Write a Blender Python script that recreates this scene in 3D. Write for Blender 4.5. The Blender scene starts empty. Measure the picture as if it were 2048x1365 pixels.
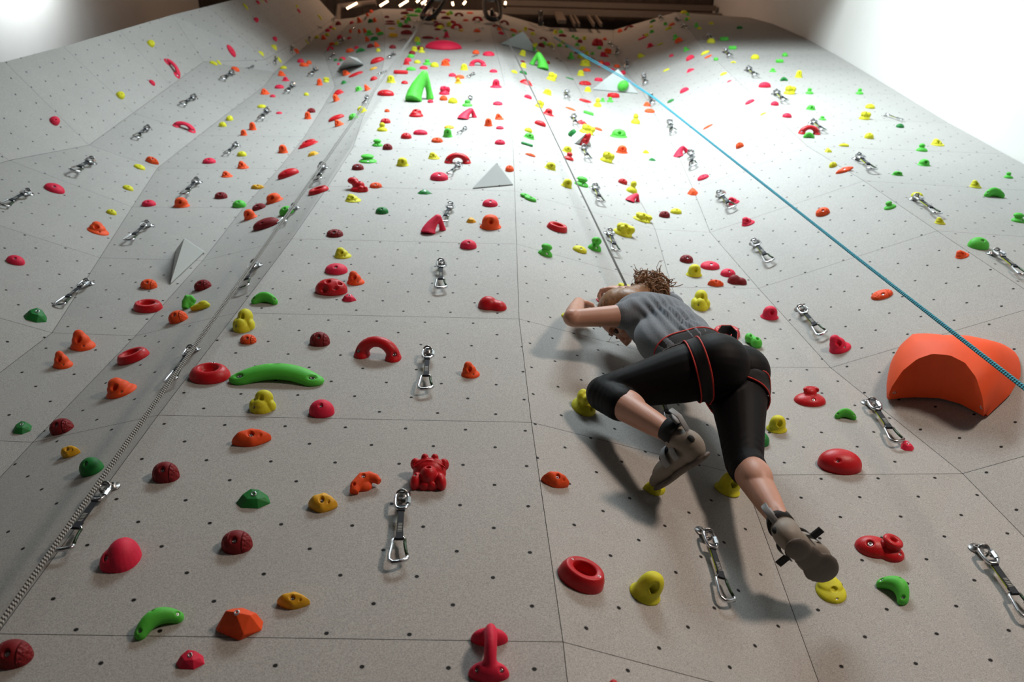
import bpy, bmesh, math, random
import numpy as np
from mathutils import Vector, Matrix
from mathutils.bvhtree import BVHTree
SC = bpy.context.scene
COL = SC.collection
rnd = random.Random(7)
EYE = 1.25                      # camera height above the floor
ROT = np.array([[0.9995791247823751, -0.021210032028344598, -0.019791610360394767],
                [-0.027978142260612994, -0.885160972729873, -0.46444297379931365],
                [-0.007667910728874613, 0.4648012337518712, -0.8853818477062834]])
FPX, CX, CY = 1730.0, 1024.0, 682.5
CAM = Vector((0, 0, EYE))

def V(*a): return Vector(a)
def ray(px, py):
    d = ROT @ np.array([(px - CX) / FPX, -(py - CY) / FPX, -1.0])
    return Vector(d)
def proj(P):
    """pixel coordinates (2048x1365 frame) of an (N,3) array of world points"""
    q = (np.asarray(P, float) - np.array(CAM)) @ ROT
    return np.stack([CX + FPX * q[:, 0] / -q[:, 2], CY - FPX * q[:, 1] / -q[:, 2]], 1)

# ------------------------------------------------------------------ helpers
def link(name, me, mat=None, parent=None):
    o = bpy.data.objects.new(name, me)
    COL.objects.link(o)
    if mat is not None:
        for m in (mat if isinstance(mat, (list, tuple)) else [mat]):
            me.materials.append(m)
    if parent is not None: o.parent = parent
    return o
def empty(name, loc=(0, 0, 0)):
    o = bpy.data.objects.new(name, None); COL.objects.link(o); o.location = loc
    o.empty_display_size = .05
    return o
def tag(o, label=None, cat=None, group=None, kind=None):
    if label: o['label'] = label
    if cat: o['category'] = cat
    if group: o['group'] = group
    if kind: o['kind'] = kind
    return o
def mesh_from(name, verts, faces, smooth=True):
    me = bpy.data.meshes.new(name)
    me.from_pydata([tuple(v) for v in verts], [], faces)
    me.validate(); me.update()
    if smooth: me.polygons.foreach_set('use_smooth', [True] * len(me.polygons))
    return me
def bm_mesh(name, bm, smooth=True):
    me = bpy.data.meshes.new(name); bm.normal_update(); bm.to_mesh(me); bm.free()
    if smooth: me.polygons.foreach_set('use_smooth', [True] * len(me.polygons))
    return me
def frame_from(n, up=Vector((0, 0, 1))):
    n = n.normalized(); y = (up - n * up.dot(n))
    if y.length < 1e-4: y = Vector((0, 1, 0)) - n * n.y
    y.normalize(); x = y.cross(n).normalized()
    return x, y, n

class Geo:
    """collects shapes into one mesh"""
    def __init__(s): s.v = []; s.f = []
    def add(s, v, f):
        b = len(s.v); s.v += [Vector(p) for p in v]; s.f += [tuple(i + b for i in q) for q in f]; return s
    def sphere(s, c, r, nu=20, nv=14, rot=None):
        if not hasattr(r, '__len__'): r = (r, r, r)
        vs = [(0, 0, -1)]
        for j in range(1, nv):
            a = math.pi * j / nv - math.pi / 2
            for i in range(nu):
                b = 2 * math.pi * i / nu
                vs.append((math.cos(a) * math.cos(b), math.cos(a) * math.sin(b), math.sin(a)))
        vs.append((0, 0, 1))
        fs = [(0, 1 + (i + 1) % nu, 1 + i) for i in range(nu)]
        for j in range(nv - 2):
            for i in range(nu):
                a = 1 + j * nu + i; b = 1 + j * nu + (i + 1) % nu
                fs.append((a, b, b + nu, a + nu))
        t = len(vs) - 1; k = 1 + (nv - 2) * nu
        fs += [(k + i, k + (i + 1) % nu, t) for i in range(nu)]
        out = []
        for p in vs:
            p = Vector((p[0] * r[0], p[1] * r[1], p[2] * r[2]))
            if rot is not None: p = rot @ p
            out.append(p + Vector(c))
        return s.add(out, fs)
    def tube(s, pts, rad, n=12, closed=False, caps=True, flat=None, up=None):
        pts = [Vector(p) for p in pts]; m = len(pts)
        if not hasattr(rad, '__len__'): rad = [rad] * m
        vs = []; prev = None
        for i, p in enumerate(pts):
            if closed: t = pts[(i + 1) % m] - pts[i - 1]
            else: t = pts[min(i + 1, m - 1)] - pts[max(i - 1, 0)]
            t.normalize()
            if up is not None: a = Vector(up) - t * t.dot(Vector(up))
            elif prev is None:
                a = Vector((0, 0, 1)) if abs(t.z) < .9 else Vector((1, 0, 0)); a = a - t * a.dot(t)
            else: a = prev - t * prev.dot(t)
            a.normalize(); prev = a; b = t.cross(a)
            r = rad[i]; ra, rb = (r, r) if flat is None else (r * flat[0], r * flat[1])
            for k in range(n):
                w = 2 * math.pi * k / n
                vs.append(p + a * (math.cos(w) * ra) + b * (math.sin(w) * rb))
        fs = []
        for i in range(m if closed else m - 1):
            j = (i + 1) % m
            for k in range(n):
                l = (k + 1) % n
                fs.append((i * n + k, i * n + l, j * n + l, j * n + k))
        if not closed and caps:
            fs.append(tuple(reversed(range(n)))); fs.append(tuple(range((m - 1) * n, m * n)))
        return s.add(vs, fs)
    def box(s, c, d, rot=None):
        vs = []
        for x in (-.5, .5):
            for y in (-.5, .5):
                for z in (-.5, .5):
                    p = Vector((x * d[0], y * d[1], z * d[2]))
                    if rot is not None: p = rot @ p
                    vs.append(p + Vector(c))
        return s.add(vs, [(0, 1, 3, 2), (4, 6, 7, 5), (0, 4, 5, 1), (2, 3, 7, 6), (0, 2, 6, 4), (1, 5, 7, 3)])
    def lathe(s, prof, n=40, sx=1, sy=1, capb=True, capt=True):
        vs = []; m = len(prof)
        for r, z in prof:
            for k in range(n):
                a = 2 * math.pi * k / n; vs.append((r * sx * math.cos(a), r * sy * math.sin(a), z))
        fs = []
        for i in range(m - 1):
            for k in range(n):
                l = (k + 1) % n; fs.append((i * n + k, i * n + l, (i + 1) * n + l, (i + 1) * n + k))
        if capb: fs.append(tuple(reversed(range(n))))
        if capt: fs.append(tuple(range((m - 1) * n, m * n)))
        return s.add(vs, fs)
    def mesh(s, name, smooth=True): return mesh_from(name, s.v, s.f, smooth)
    def solid(s, name, voxel, smooth=4, cut=None, extra=None):
        """one continuous skin round everything collected, softened; optionally cut flat at z = cut"""
        me = s.mesh(name + '_raw', False)
        o = bpy.data.objects.new('tmp', me); COL.objects.link(o)
        r = o.modifiers.new('r', 'REMESH'); r.mode = 'VOXEL'; r.voxel_size = voxel; r.adaptivity = 0
        if smooth:
            q = o.modifiers.new('s', 'SMOOTH'); q.factor = .5; q.iterations = smooth
        dg = bpy.context.evaluated_depsgraph_get(); dg.update()
        out = bpy.data.meshes.new_from_object(o.evaluated_get(dg)); out.name = name
        bpy.data.objects.remove(o); bpy.data.meshes.remove(me)
        if cut is not None:
            bm = bmesh.new(); bm.from_mesh(out)
            g = bm.verts[:] + bm.edges[:] + bm.faces[:]
            bmesh.ops.bisect_plane(bm, geom=g, plane_co=(0, 0, cut), plane_no=(0, 0, -1), clear_outer=True)
            bm.to_mesh(out); bm.free()
        if extra: extra(out)
        out.polygons.foreach_set('use_smooth', [True] * len(out.polygons))
        out.update()
        return out

# ------------------------------------------------------------------ materials
def lin(c):
    return tuple(((x / 255) / 12.92 if x / 255 <= .04045 else ((x / 255 + .055) / 1.055) ** 2.4) for x in c) + (1,)
class NT:
    def __init__(s, name):
        s.m = bpy.data.materials.new(name); s.m.use_nodes = True
        s.t = s.m.node_tree; s.n = s.t.nodes; s.b = s.n['Principled BSDF']
    def node(s, typ, **kw):
        x = s.n.new(typ)
        for k, v in kw.items(): setattr(x, k, v)
        return x
    def put(s, sock, v):
        if isinstance(v, bpy.types.NodeSocket): s.t.links.new(v, sock)
        else: sock.default_value = v
    def math(s, op, a, b=0.0, c=0.0, clamp=False):
        x = s.node('ShaderNodeMath', operation=op, use_clamp=clamp)
        s.put(x.inputs[0], a); s.put(x.inputs[1], b)
        if len(x.inputs) > 2: s.put(x.inputs[2], c)
        return x.outputs[0]
    def mix(s, f, a, b):
        x = s.node('ShaderNodeMix', data_type='RGBA')
        s.put(x.inputs[0], f); s.put(x.inputs[6], a); s.put(x.inputs[7], b); return x.outputs[2]
    def noise(s, vec, scale, detail=3, rough=.6):
        x = s.node('ShaderNodeTexNoise'); s.put(x.inputs['Vector'], vec)
        x.inputs['Scale'].default_value = scale; x.inputs['Detail'].default_value = detail; x.inputs['Roughness'].default_value = rough
        return x.outputs['Fac']
    def ramp(s, f, lo, hi):
        x = s.node('ShaderNodeMapRange', clamp=True); s.put(x.inputs[0], f)
        x.inputs[1].default_value = lo; x.inputs[2].default_value = hi; return x.outputs[0]
    def bump(s, h, strength=.3, dist=.01):
        x = s.node('ShaderNodeBump'); s.put(x.inputs['Height'], h)
        x.inputs['Strength'].default_value = strength; x.inputs['Distance'].default_value = dist
        s.t.links.new(x.outputs[0], s.b.inputs['Normal'])
    def coord(s, which='Object'): return s.node('ShaderNodeTexCoord').outputs[which]
def plain(name, rgb, rough=.6, metal=0, noise=0.06, scale=30, bump=0.0, spec=.5):
    k = NT(name); c = lin(rgb); co = k.coord()
    f = k.noise(co, scale)
    a = tuple(x * (1 - noise * 2) for x in c[:3]) + (1,); b = tuple(min(1, x * (1 + noise * 2)) for x in c[:3]) + (1,)
    k.put(k.b.inputs['Base Color'], k.mix(f, a, b))
    k.b.inputs['Roughness'].default_value = rough; k.b.inputs['Metallic'].default_value = metal
    k.b.inputs['Specular IOR Level'].default_value = spec
    if bump: k.bump(k.noise(co, scale * 3), bump, .004)
    return k.m

# climbing-wall board: grey textured coat, staggered T-nut holes in the panel's own grid (UV in metres)
def board_material():
    k = NT('wall_board')
    uv = k.node('ShaderNodeUVMap', uv_map='UVMap').outputs[0]
    sp = k.node('ShaderNodeSeparateXYZ'); k.put(sp.inputs[0], uv)
    u = k.math('DIVIDE', sp.outputs[0], .2); v = k.math('DIVIDE', sp.outputs[1], .0997)
    rv = k.math('ROUND', v)
    off = k.math('MULTIPLY', k.math('PINGPONG', rv, 1.0), .5)
    us = k.math('SUBTRACT', u, off)
    du = k.math('MULTIPLY', k.math('SUBTRACT', us, k.math('ROUND', us)), .2)
    dv = k.math('MULTIPLY', k.math('SUBTRACT', v, rv), .0997)
    d = k.math('SQRT', k.math('ADD', k.math('MULTIPLY', du, du), k.math('MULTIPLY', dv, dv)))
    hole = k.math('LESS_THAN', d, .0056)
    rim = k.ramp(d, .0085, .0056)
    co = k.coord()
    g = k.noise(co, 330, 2, .75); s = k.noise(co, 2.3, 4, .6); ch = k.noise(co, 9, 5, .7)
    base = k.mix(k.ramp(g, .3, .7), lin((138, 136, 132)), lin((188, 186, 182)))
    base = k.mix(k.math('MULTIPLY', k.ramp(s, .35, .75), .22), base, lin((140, 139, 137)))
    base = k.mix(k.math('MULTIPLY', k.ramp(ch, .66, .78), .22), base, lin((205, 205, 203)))
    base = k.mix(k.math('MULTIPLY', rim, .35), base, lin((90, 88, 85)))
    base = k.mix(hole, base, lin((18, 15, 14)))
    k.put(k.b.inputs['Base Color'], base)
    k.b.inputs['Roughness'].default_value = .72
    k.b.inputs['Specular IOR Level'].default_value = .25
    k.bump(k.math('SUBTRACT', k.math('MULTIPLY', g, .5), hole), .3, .002)
    return k.m
M_BOARD = board_material()
M_SEAM = plain('seam_gap', (60, 57, 54), .9)

# ------------------------------------------------------------------ the climbing wall
def tab(*rows):
    z = np.array([r[0] for r in rows]); x = np.array([r[1] for r in rows]); y = np.array([r[2] for r in rows])
    return lambda h: (float(np.interp(h, z, x)), float(np.interp(h, z, y)))
LINES = [
 ('fE', tab((-1.25, -3.6, .9), (3.27, -3.45, .95), (5.0, -3.38, 1.0), (5.875, -3.24, 1.1), (6.94, -3.26, 1.15), (8.53, -3.12, 1.15), (9.91, -2.88, 1.15), (13.1, -2.8, 1.25))),
 ('cE', tab((-1.25, -2.95, 1.36), (3.27, -2.95, 1.38), (4.135, -2.95, 1.42), (5.005, -2.87, 1.5), (5.875, -2.8, 1.64), (8.65, -2.86, 1.57), (9.35, -2.45, 1.66), (13.1, -2.42, 1.76))),
 ('L3', tab((-1.25, -2.1, 1.71), (1.51, -2.0, 1.72), (2.476, -1.97, 1.72), (3.271, -1.873, 1.723), (4.135, -2.03, 1.738), (5.005, -2.2, 1.768), (5.875, -2.36, 1.79), (6.78, -2.34, 1.78), (8.65, -2.3, 1.78), (9.35, -2.36, 1.78), (13.1, -2.4, 1.78))),
 ('L2', tab((-1.25, -1.68, 1.73), (1.51, -1.62, 1.73), (2.476, -1.575, 1.73), (3.271, -1.524, 1.729), (4.135, -1.509, 1.742), (5.005, -1.533, 1.757), (5.875, -1.52, 1.77), (6.79, -1.52, 1.77), (8.65, -1.61, 1.77), (10.54, -2.07, 1.77), (13.1, -2.15, 1.75))),
 ('L1', tab((-1.25, -1.28, 1.61), (1.51, -1.17, 1.61), (2.476, -1.13, 1.61), (3.271, -1.085, 1.61), (4.135, -1.04, 1.61), (5.0, -1.015, 1.61), (5.875, -1.0, 1.61), (7.05, -1.08, 1.61), (7.98, -1.1, 1.61), (9.18, -1.19, 1.61), (11.73, -1.5, 1.61), (13.1, -1.76, 1.61))),
 ('R0', tab((-1.25, .25, 1.61), (1.51, .18, 1.61), (2.476, .13, 1.61), (3.27, .1, 1.61), (5.875, .1, 1.61), (6.48, .09, 1.61), (7.87, .05, 1.61), (8.61, .02, 1.61), (11.47, -.13, 1.61), (13.1, -.18, 1.61))),
 ('R1', tab((-1.25, .86, 1.86), (1.51, .878, 1.85), (2.476, .885, 1.815), (3.271, .905, 1.822), (4.135, .92, 1.83), (5.06, .97, 1.83), (11.11, .74, 1.83), (13.1, .7, 1.83))),
 ('R2', tab((-1.25, 1.9, 1.77), (1.51, 1.76, 1.775), (2.476, 1.662, 1.79), (3.271, 1.464, 1.814), (4.135, 1.376, 1.826), (5.005, 1.307, 1.842), (6.5, 1.42, 1.85), (9.54, 1.49, 1.85), (11.34, 1.4, 1.85), (13.1, 1.67, 1.85))),
 ('R3', tab((-1.25, 2.6, 1.5), (1.51, 2.5, 1.5), (3.271, 2.31, 1.485), (4.135, 2.234, 1.485), (5.005, 2.184, 1.494), (5.875, 2.12, 1.52), (9.5, 2.2, 1.5), (13.1, 2.46, 1.5))),
 ('RE', tab((-1.25, 3.497, 1.54), (5.63, 3.497, 1.54), (6.83, 3.497, 1.53), (8.14, 3.497, 1.487), (9.54, 3.497, 1.45), (10.7, 3.497, 1.44), (12, 3.497, 1.47), (13.1, 3.497, 1.53))),
]
LEVELS = [-1.25, .56, 1.51, 2.476, 3.271, 4.135, 5.005, 5.875, 6.74, 7.65, 8.65, 9.35, 10.5, 11.75, 13.1]
ANCH = {1: (52, 145), 2: (12.5, 577.5), 3: (100.7, 803.7), 4: (269, 799), 6: (1190, 951.5), 7: (1840, 980), 8: (1919, 876), 9: (1988, 473.5)}
GAP = .0010
TOPS = [13.1, 13.4, 13.4, 13.4, 13.35, 13.52, 13.58, 13.62, 12.98, 12.88]
def wall_point(i, z):
    x, y = LINES[i][1](z); return Vector((x, y, (TOPS[i] if z == 13.1 else z) + EYE))
def build_wall():
    vs, fs, uvs = [], [], []; bvs, bfs = [], []
    for i in range(len(LINES) - 1):
        # hole grid of this bay, tied to one hole seen in the photograph
        ref = None
        for j in range(len(LEVELS) - 1):
            a, b = wall_point(i, LEVELS[j]), wall_point(i + 1, LEVELS[j])
            d, c = wall_point(i, LEVELS[j + 1]), wall_point(i + 1, LEVELS[j + 1])
            n = ((b - a).cross(d - a) + (d - c).cross(b - c)).normalized()
            x, y, n = frame_from(n)
            cen = (a + b + c + d) / 4
            if i == 4: o = Vector((-.29191392, 1.6095, 1.62613947 + EYE))
            else:
                if ref is None:
                    r = ray(*ANCH[i + 1]) if i + 1 in ANCH else ray(1000, 700)
                    k0 = min(range(len(LEVELS) - 1), key=lambda q: abs(q - (3 if i != 0 else 7)))
                    best = None
                    for q in range(len(LEVELS) - 1):
                        a2, b2, d2 = wall_point(i, LEVELS[q]), wall_point(i + 1, LEVELS[q]), wall_point(i, LEVELS[q + 1])
                        n2 = (b2 - a2).cross(d2 - a2)
                        t = (a2 - CAM).dot(n2) / r.dot(n2); P = CAM + r * t
                        e = abs(P.z - EYE - (LEVELS[q] + LEVELS[q + 1]) / 2)
                        if best is None or e < best[0]: best = (e, P)
                    ref = best[1]
                o = ref
            ins = []
            quad = [a, b, c, d]
            for q in range(4):
                p, l, r2 = quad[q], quad[q - 1], quad[(q + 1) % 4]
                e1, e2 = (l - p).normalized(), (r2 - p).normalized()
                s = max(.2, e1.cross(e2).length)
                ins.append(p + (e1 + e2) * (GAP / s))
            base = len(vs); vs += ins
            for t in ((0, 1, 2), (0, 2, 3)):
                fs.append(tuple(base + q for q in t))
                for q in t: uvs.append(((ins[q] - o).dot(x), (ins[q] - o).dot(y)))
            bb = len(bvs); bvs += [p - n * .006 for p in quad]; bfs.append((bb, bb + 1, bb + 2, bb + 3))
    me = mesh_from('wall_back', vs, fs, False)
    l = me.uv_layers.new(name='UVMap')
    for q, w in enumerate(uvs): l.data[q].uv = w
    o = link('wall_back', me, M_BOARD); o['kind'] = 'structure'
    o['label'] = 'tall grey climbing wall of folded panels with staggered bolt holes'
    s = link('panel_backing', mesh_from('panel_backing', bvs, bfs, False), M_SEAM, o)
    return o, me
WALL, WALL_ME = build_wall()
WALL_BVH = BVHTree.FromPolygons([v.co.copy() for v in WALL_ME.vertices], [tuple(p.vertices) for p in WALL_ME.polygons])
SURF = [('wall', WALL_BVH)]
def hit(px, py, only_wall=False):
    d = ray(px, py).normalized(); best = None
    for k, b in SURF:
        if only_wall and k != 'wall': continue
        for e in (0, .7, -.7):     # the ray may fall into a seam
            p, n, i, t = b.ray_cast(CAM, (d + Vector((e * 1e-3, e * 4e-4, 0))).normalized())
            if p is not None: break
        if p is not None and (best is None or t < best[2] - 1e-4):
            if n.dot(d) > 0: n = -n
            best = (p, n, t, k)
    return best

# ------------------------------------------------------------------ the room round it
M_WHITE = plain('white_plaster', (222, 221, 217), .85, noise=.02, scale=3)
M_DECK = plain('roof_deck', (74, 62, 54), .8, noise=.1, scale=4)
M_STEEL = plain('painted_steel', (120, 108, 98), .6, noise=.05, scale=6)
M_DARK = plain('black_steel', (26, 26, 28), .5, noise=.1)
M_FLOOR = plain('rubber_floor', (58, 52, 48), .8, noise=.08, scale=8)
def struct(name, geo, mat, label=None):
    o = link(name, geo.mesh(name, False), mat); o['kind'] = 'structure'
    if label: o['label'] = label
    return o
TOP = 13.1 + EYE
struct('wall_right', Geo().box((3.6, -3.2, 8), (.2, 10.4, 17)), M_WHITE, 'white side wall meeting the right edge of the climbing wall')
struct('wall_left', Geo().box((-5.1, -2.5, 8), (.2, 12, 17)), M_WHITE, 'pale side wall beyond the left edge of the climbing wall')
struct('floor', Geo().box((-.8, -3, -.1), (9, 12, .2)), M_FLOOR)
# ------------------------------------------------------------------ climbing-hold shapes (unit width, base on z = 0, y up the wall, z out of the wall)
def hold_mat(name, rgb, rough=.62, pebble=False):
    k = NT(name); co = k.coord(); c = np.array(lin(rgb)[:3])
    f = k.noise(co, 3.0, 4, .6); g = k.noise(co, 40, 2, .6)
    col = k.mix(k.ramp(f, .3, .75), tuple(c * .86) + (1,), tuple(np.minimum(1, c * 1.08)) + (1,))
    col = k.mix(k.math('MULTIPLY', k.ramp(k.noise(co, 5.5, 5, .7), .62, .8), .3), col, tuple(np.minimum(1, c * .75 + .16)) + (1,))
    k.put(k.b.inputs['Base Color'], col)
    k.b.inputs['Roughness'].default_value = rough; k.b.inputs['Specular IOR Level'].default_value = .35
    if pebble:
        x = k.node('ShaderNodeTexVoronoi', feature='SMOOTH_F1'); k.put(x.inputs['Vector'], co); x.inputs['Scale'].default_value = 11
        sp = k.node('ShaderNodeSeparateXYZ'); k.put(sp.inputs[0], co)
        m = k.ramp(k.math('ABSOLUTE', k.math('SUBTRACT', sp.outputs[0], .02)), .2, .24)
        h = k.math('MULTIPLY', k.math('SUBTRACT', 1.0, x.outputs['Distance']), m)
        k.bump(k.math('ADD', h, k.math('MULTIPLY', g, .05)), 1.0, .006)
    else: k.bump(g, .25, .002)
    return k.m
COLORS = {'R': ('red', (196, 24, 34), .4), 'D': ('dark red', (128, 18, 26), .6), 'P': ('pink', (222, 34, 70), .62), 'O': ('orange', (240, 84, 30), .62),
          'Y': ('yellow', (214, 210, 40), .6), 'G': ('green', (84, 196, 66), .55), 'K': ('dark green', (28, 122, 52), .55), 'M': ('mustard yellow', (226, 170, 34), .5)}
MATS = {k: (hold_mat('hold_' + v[0].replace(' ', '_'), v[1], v[2]), hold_mat('pebbled_hold_' + v[0].replace(' ', '_'), v[1], v[2], True)) for k, v in COLORS.items()}
M_BOLT = plain('bolt_steel', (190, 192, 196), .28, 1.0, noise=.03)
M_HOLE = plain('bolt_shadow', (16, 14, 14), .7)

def dimple(me, c, d, r, depth):
    """press a round hole at c along direction d into a mesh"""
    c, d = Vector(c), Vector(d).normalized()
    for v in me.vertices:
        w = v.co - c; ax = w.dot(d); rr = (w - d * ax).length
        if rr < r * 1.25 and -depth < ax < r * 2.2 + .25:
            t = min(1, max(0, (r * 1.25 - rr) / (r * .5))); t = t * t * (3 - 2 * t)
            v.co -= d * (depth * t)
    me.update()
def dome(name, h=.42, asp=.8, a=1.0, b=.9, apex=(0, .04), outline=None, n=56, m=22, lump=0, seed=1, base=.03):
    rg = random.Random(seed); ph = [rg.uniform(0, 6.28) for _ in range(6)]
    vs = []; fs = []
    def ring(t, z0=None):
        out = []
        for k in range(n):
            th = 2 * math.pi * k / n
            if outline: ox, oy = outline(th)
            else: ox, oy = .5 * math.cos(th), .5 * asp * math.sin(th)
            s = math.sin(t * math.pi / 2) ** a; z = h * max(0, math.cos(t * math.pi / 2)) ** b
            x = apex[0] + (ox - apex[0]) * s; y = apex[1] + (oy - apex[1]) * s
            if lump:
                q = lump * math.sin(t * math.pi) * (math.sin(7 * x + ph[0]) * math.sin(8 * y + ph[1]) + .6 * math.sin(15 * x + ph[2]) * math.sin(13 * y + ph[3]))
                x += q * (ox - apex[0]); y += q * (oy - apex[1]); z += q * .5
            out.append((x, y, base + z))
        return out
    for i in range(m):
        vs += ring(1 - i / m)
    low = [(x, y, 0) for x, y, z in vs[:n]]
    vs = low + vs; m2 = m + 1
    vs.append((apex[0], apex[1], base + h))
    for i in range(m2 - 1):
        for k in range(n):
            l = (k + 1) % n; fs.append((i * n + k, i * n + l, (i + 1) * n + l, (i + 1) * n + k))
    for k in range(n): fs.append(((m2 - 1) * n + k, (m2 - 1) * n + (k + 1) % n, len(vs) - 1))
    fs.append(tuple(reversed(range(n))))
    return mesh_from(name, vs, fs)
def lens_outline(w=.5, h=.24, p=1.6, skew=0):
    def f(th):
        x = math.cos(th); y = math.copysign((1 - abs(x) ** p) ** .8, math.sin(th)) if abs(x) < 1 else 0
        return (w * x, h * y * (1 + skew * x))
    return f
def hull(name, pts, base=True, bevel=.015):
    bm = bmesh.new()
    for p in pts: bm.verts.new(p)
    r = bmesh.ops.convex_hull(bm, input=bm.verts[:])
    bmesh.ops.delete(bm, geom=[v for v in bm.verts if not v.link_faces], context='VERTS')
    bmesh.ops.dissolve_limit(bm, angle_limit=.02, verts=bm.verts[:], edges=bm.edges[:])
    if bevel: bmesh.ops.bevel(bm, geom=bm.edges[:], offset=bevel, segments=2, profile=.6, affect='EDGES')
    for f in bm.faces: f.smooth = False
    return bm_mesh(name, bm, False)
def arc(n, a0, a1, fn): return [fn(a0 + (a1 - a0) * i / (n - 1)) for i in range(n)]

def hole(me, x, y, d, r, depth, bolt=True):
    """press a bolt hole into the surface where the line through (x, y) along d meets it; returns the bolt seat"""
    d = Vector(d).normalized()
    b = BVHTree.FromPolygons([v.co.copy() for v in me.vertices], [tuple(p.vertices) for p in me.polygons])
    c0 = Vector((x, y, .12)); h = b.ray_cast(c0 + d * 2, -d)
    c = h[0] if h[0] is not None else c0
    dimple(me, c, d, r, depth)
    return (tuple(c - d * (depth * .72)), tuple(d), r * .78)
PROTO = {}
def proto(key, kind, me, bolts=(), words=None):
    PROTO[key] = dict(kind=kind, me=me, bolts=list(bolts), words=words or kind.replace('_', ' '),
                      np=np.array([v.co[:] for v in me.vertices]))
Zv = (0, 0, 1)
me = dome('dome_hold', .38, .82); b1 = hole(me, .02, -.1, (0, -.4, 1), .075, .1)
proto('dome', 'dome_hold', me, [b1], 'dome hold')
me = dome('pebbled_dome_hold', .44, .8, b=.8, apex=(0, .02)); b1 = hole(me, 0, -.12, (0, -.4, 1), .09, .13)
proto('pebble', 'pebbled_dome_hold', me, [b1], 'pebbled dome hold')
me = dome('sloper_hold', .24, .56, a=.95, b=.85); b1 = hole(me, -.1, -.14, (-.1, -.5, 1), .035, .05)
proto('wide', 'sloper_hold', me, [b1], 'low sloper hold')
me = dome('almond_hold', .27, .6, outline=lens_outline(), lump=.05); b1 = hole(me, .0, -.03, (0, -.3, 1), .07, .09); b2 = hole(me, .22, -.06, (.1, -.4, 1), .035, .05)
proto('fish', 'almond_hold', me, [b1], 'almond-shaped hold')
me = dome('flat_sloper_hold', .2, .62, a=.9, b=1.25, outline=lens_outline(.5, .3, 1.9))
proto('flat', 'flat_sloper_hold', me, (), 'very large flat lens-shaped hold')
rg = random.Random(3)
pts = [(-.5, -.1, 0), (-.3, -.32, 0), (.2, -.34, 0), (.5, -.08, 0), (.34, .26, 0), (-.2, .3, 0), (-.3, -.02, .22), (-.12, -.2, .2), (.16, -.18, .2), (.34, -.02, .14), (-.1, .16, .28), (.12, .18, .24)]
me = hull('faceted_chip_hold', pts); proto('chip', 'faceted_chip_hold', me, [((.02, -.02, .236), (0, -.25, 1), .085)], 'faceted chip hold')
pts = [(-.5, -.1, 0), (-.42, -.2, .03), (.1, -.42, 0), (.2, -.38, .1), (.5, -.12, 0), (.48, .12, 0), (.2, .3, 0), (-.3, .26, 0), (-.26, .02, .3), (-.02, -.1, .36), (.3, -.12, .32), (.36, .1, .2), (.04, .2, .24), (-.2, .22, .2), (.12, -.3, .26)]
me = hull('faceted_block_hold', pts); proto('chip2', 'faceted_block_hold', me, [((.02, -.1, .352), (0, -.1, 1), .06)], 'large faceted block hold')
def bellp(name, skirt, neck, h, hole_r=.1, tilt=0.0, sy=.85):
    pr = []
    for i in range(26):
        t = i / 25
        if t < .3: r = skirt - (skirt - neck) * (1 - (1 - t / .3) ** 2); z = .03 + t / .3 * h * .3
        else:
            q = (t - .3) / .7 * math.pi / 2; r = neck * max(.02, math.cos(q)) ** .75; z = .03 + h * (.3 + .7 * math.sin(q))
        pr.append((r, z))
    pr = [(skirt, 0)] + pr
    me = Geo().lathe(pr, 48, 1, sy).mesh(name)
    for v in me.vertices: v.co.y += tilt * v.co.z
    hole(me, 0, -.1, (0, -.55, 1), hole_r, .24)
    return me
me = bellp('bell_hold', .5, .4, .62); proto('bell', 'bell_hold', me, (), 'bell-shaped hold')
me = bellp('bell_hold', .5, .3, .62, .09); proto('cone', 'cone_hold', me, (), 'flared cone hold')
g = Geo().sphere((0, 0, 0), (.46, .5, .42)).sphere((0, .14, .26), (.38, .36, .34)).sphere((-.02, .24, .4), (.3, .3, .26))
me = g.solid('bell_hold', .035, 5, 0)
hole(me, .03, .02, (0, -.4, 1), .09, .14); b1 = hole(me, .04, -.32, (0, -.8, 1), .045, .06)
proto('bell2', 'bell_hold', me, [b1], 'tall domed hold with two holes')
g = Geo().sphere((0, 0, 0), (.47, .4, .2)).sphere((-.06, .05, .18), (.34, .3, .26)).sphere((-.12, .1, .36), (.22, .2, .2))
me = g.solid('jug_hold', .035, 5, 0); hole(me, -.06, -.04, (.05, -.5, 1), .1, .15); b1 = hole(me, .14, -.22, (0, -.8, 1), .04, .05)
proto('jug', 'jug_hold', me, [b1], 'jug hold')
# ring: oval block with a hollow
prof = [(.5, 0), (.5, .03), (.475, .16), (.42, .28), (.4, .3), (.37, .305), (.27, .3), (.25, .28), (.23, .12), (.22, .05)]
me = Geo().lathe(prof, 56, 1, .78).mesh('ring_hold'); proto('ring', 'ring_hold', me, [((.33, -.06, .3), (0, 0, 1), .035), ((-.3, .1, .3), (0, 0, 1), .025)], 'oval ring hold')
prof = [(.5, 0), (.5, .02), (.49, .1), (.42, .24), (.34, .3), (.28, .31), (.24, .29), (.2, .2), (.15, .13), (.02, .12)]
me = Geo().lathe(prof, 56, 1, .8).mesh('bowl_hold'); proto('bowl', 'bowl_hold', me, [((.04, .26, .3), (0, 0, 1), .04)], 'rounded bowl hold with a dished centre')
def archm(name, w=.36, h=.36, r=.115, foot=.16, y1=.05, sq=1.0):
    g = Geo()
    p = arc(22, math.pi, 0, lambda a: (w * math.cos(a), y1 * math.sin(a), h * math.sin(a) ** sq))
    rr = [r * (1 + .18 * abs(math.cos(math.pi - math.pi * i / 21)) ** 2) for i in range(22)]
    g.tube(p, rr, 16)
    for s in (-1, 1): g.sphere((s * (w - .01), 0, 0), (foot, foot * 1.15, foot * .8))
    return g.solid(name, .025, 4, 0)
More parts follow.
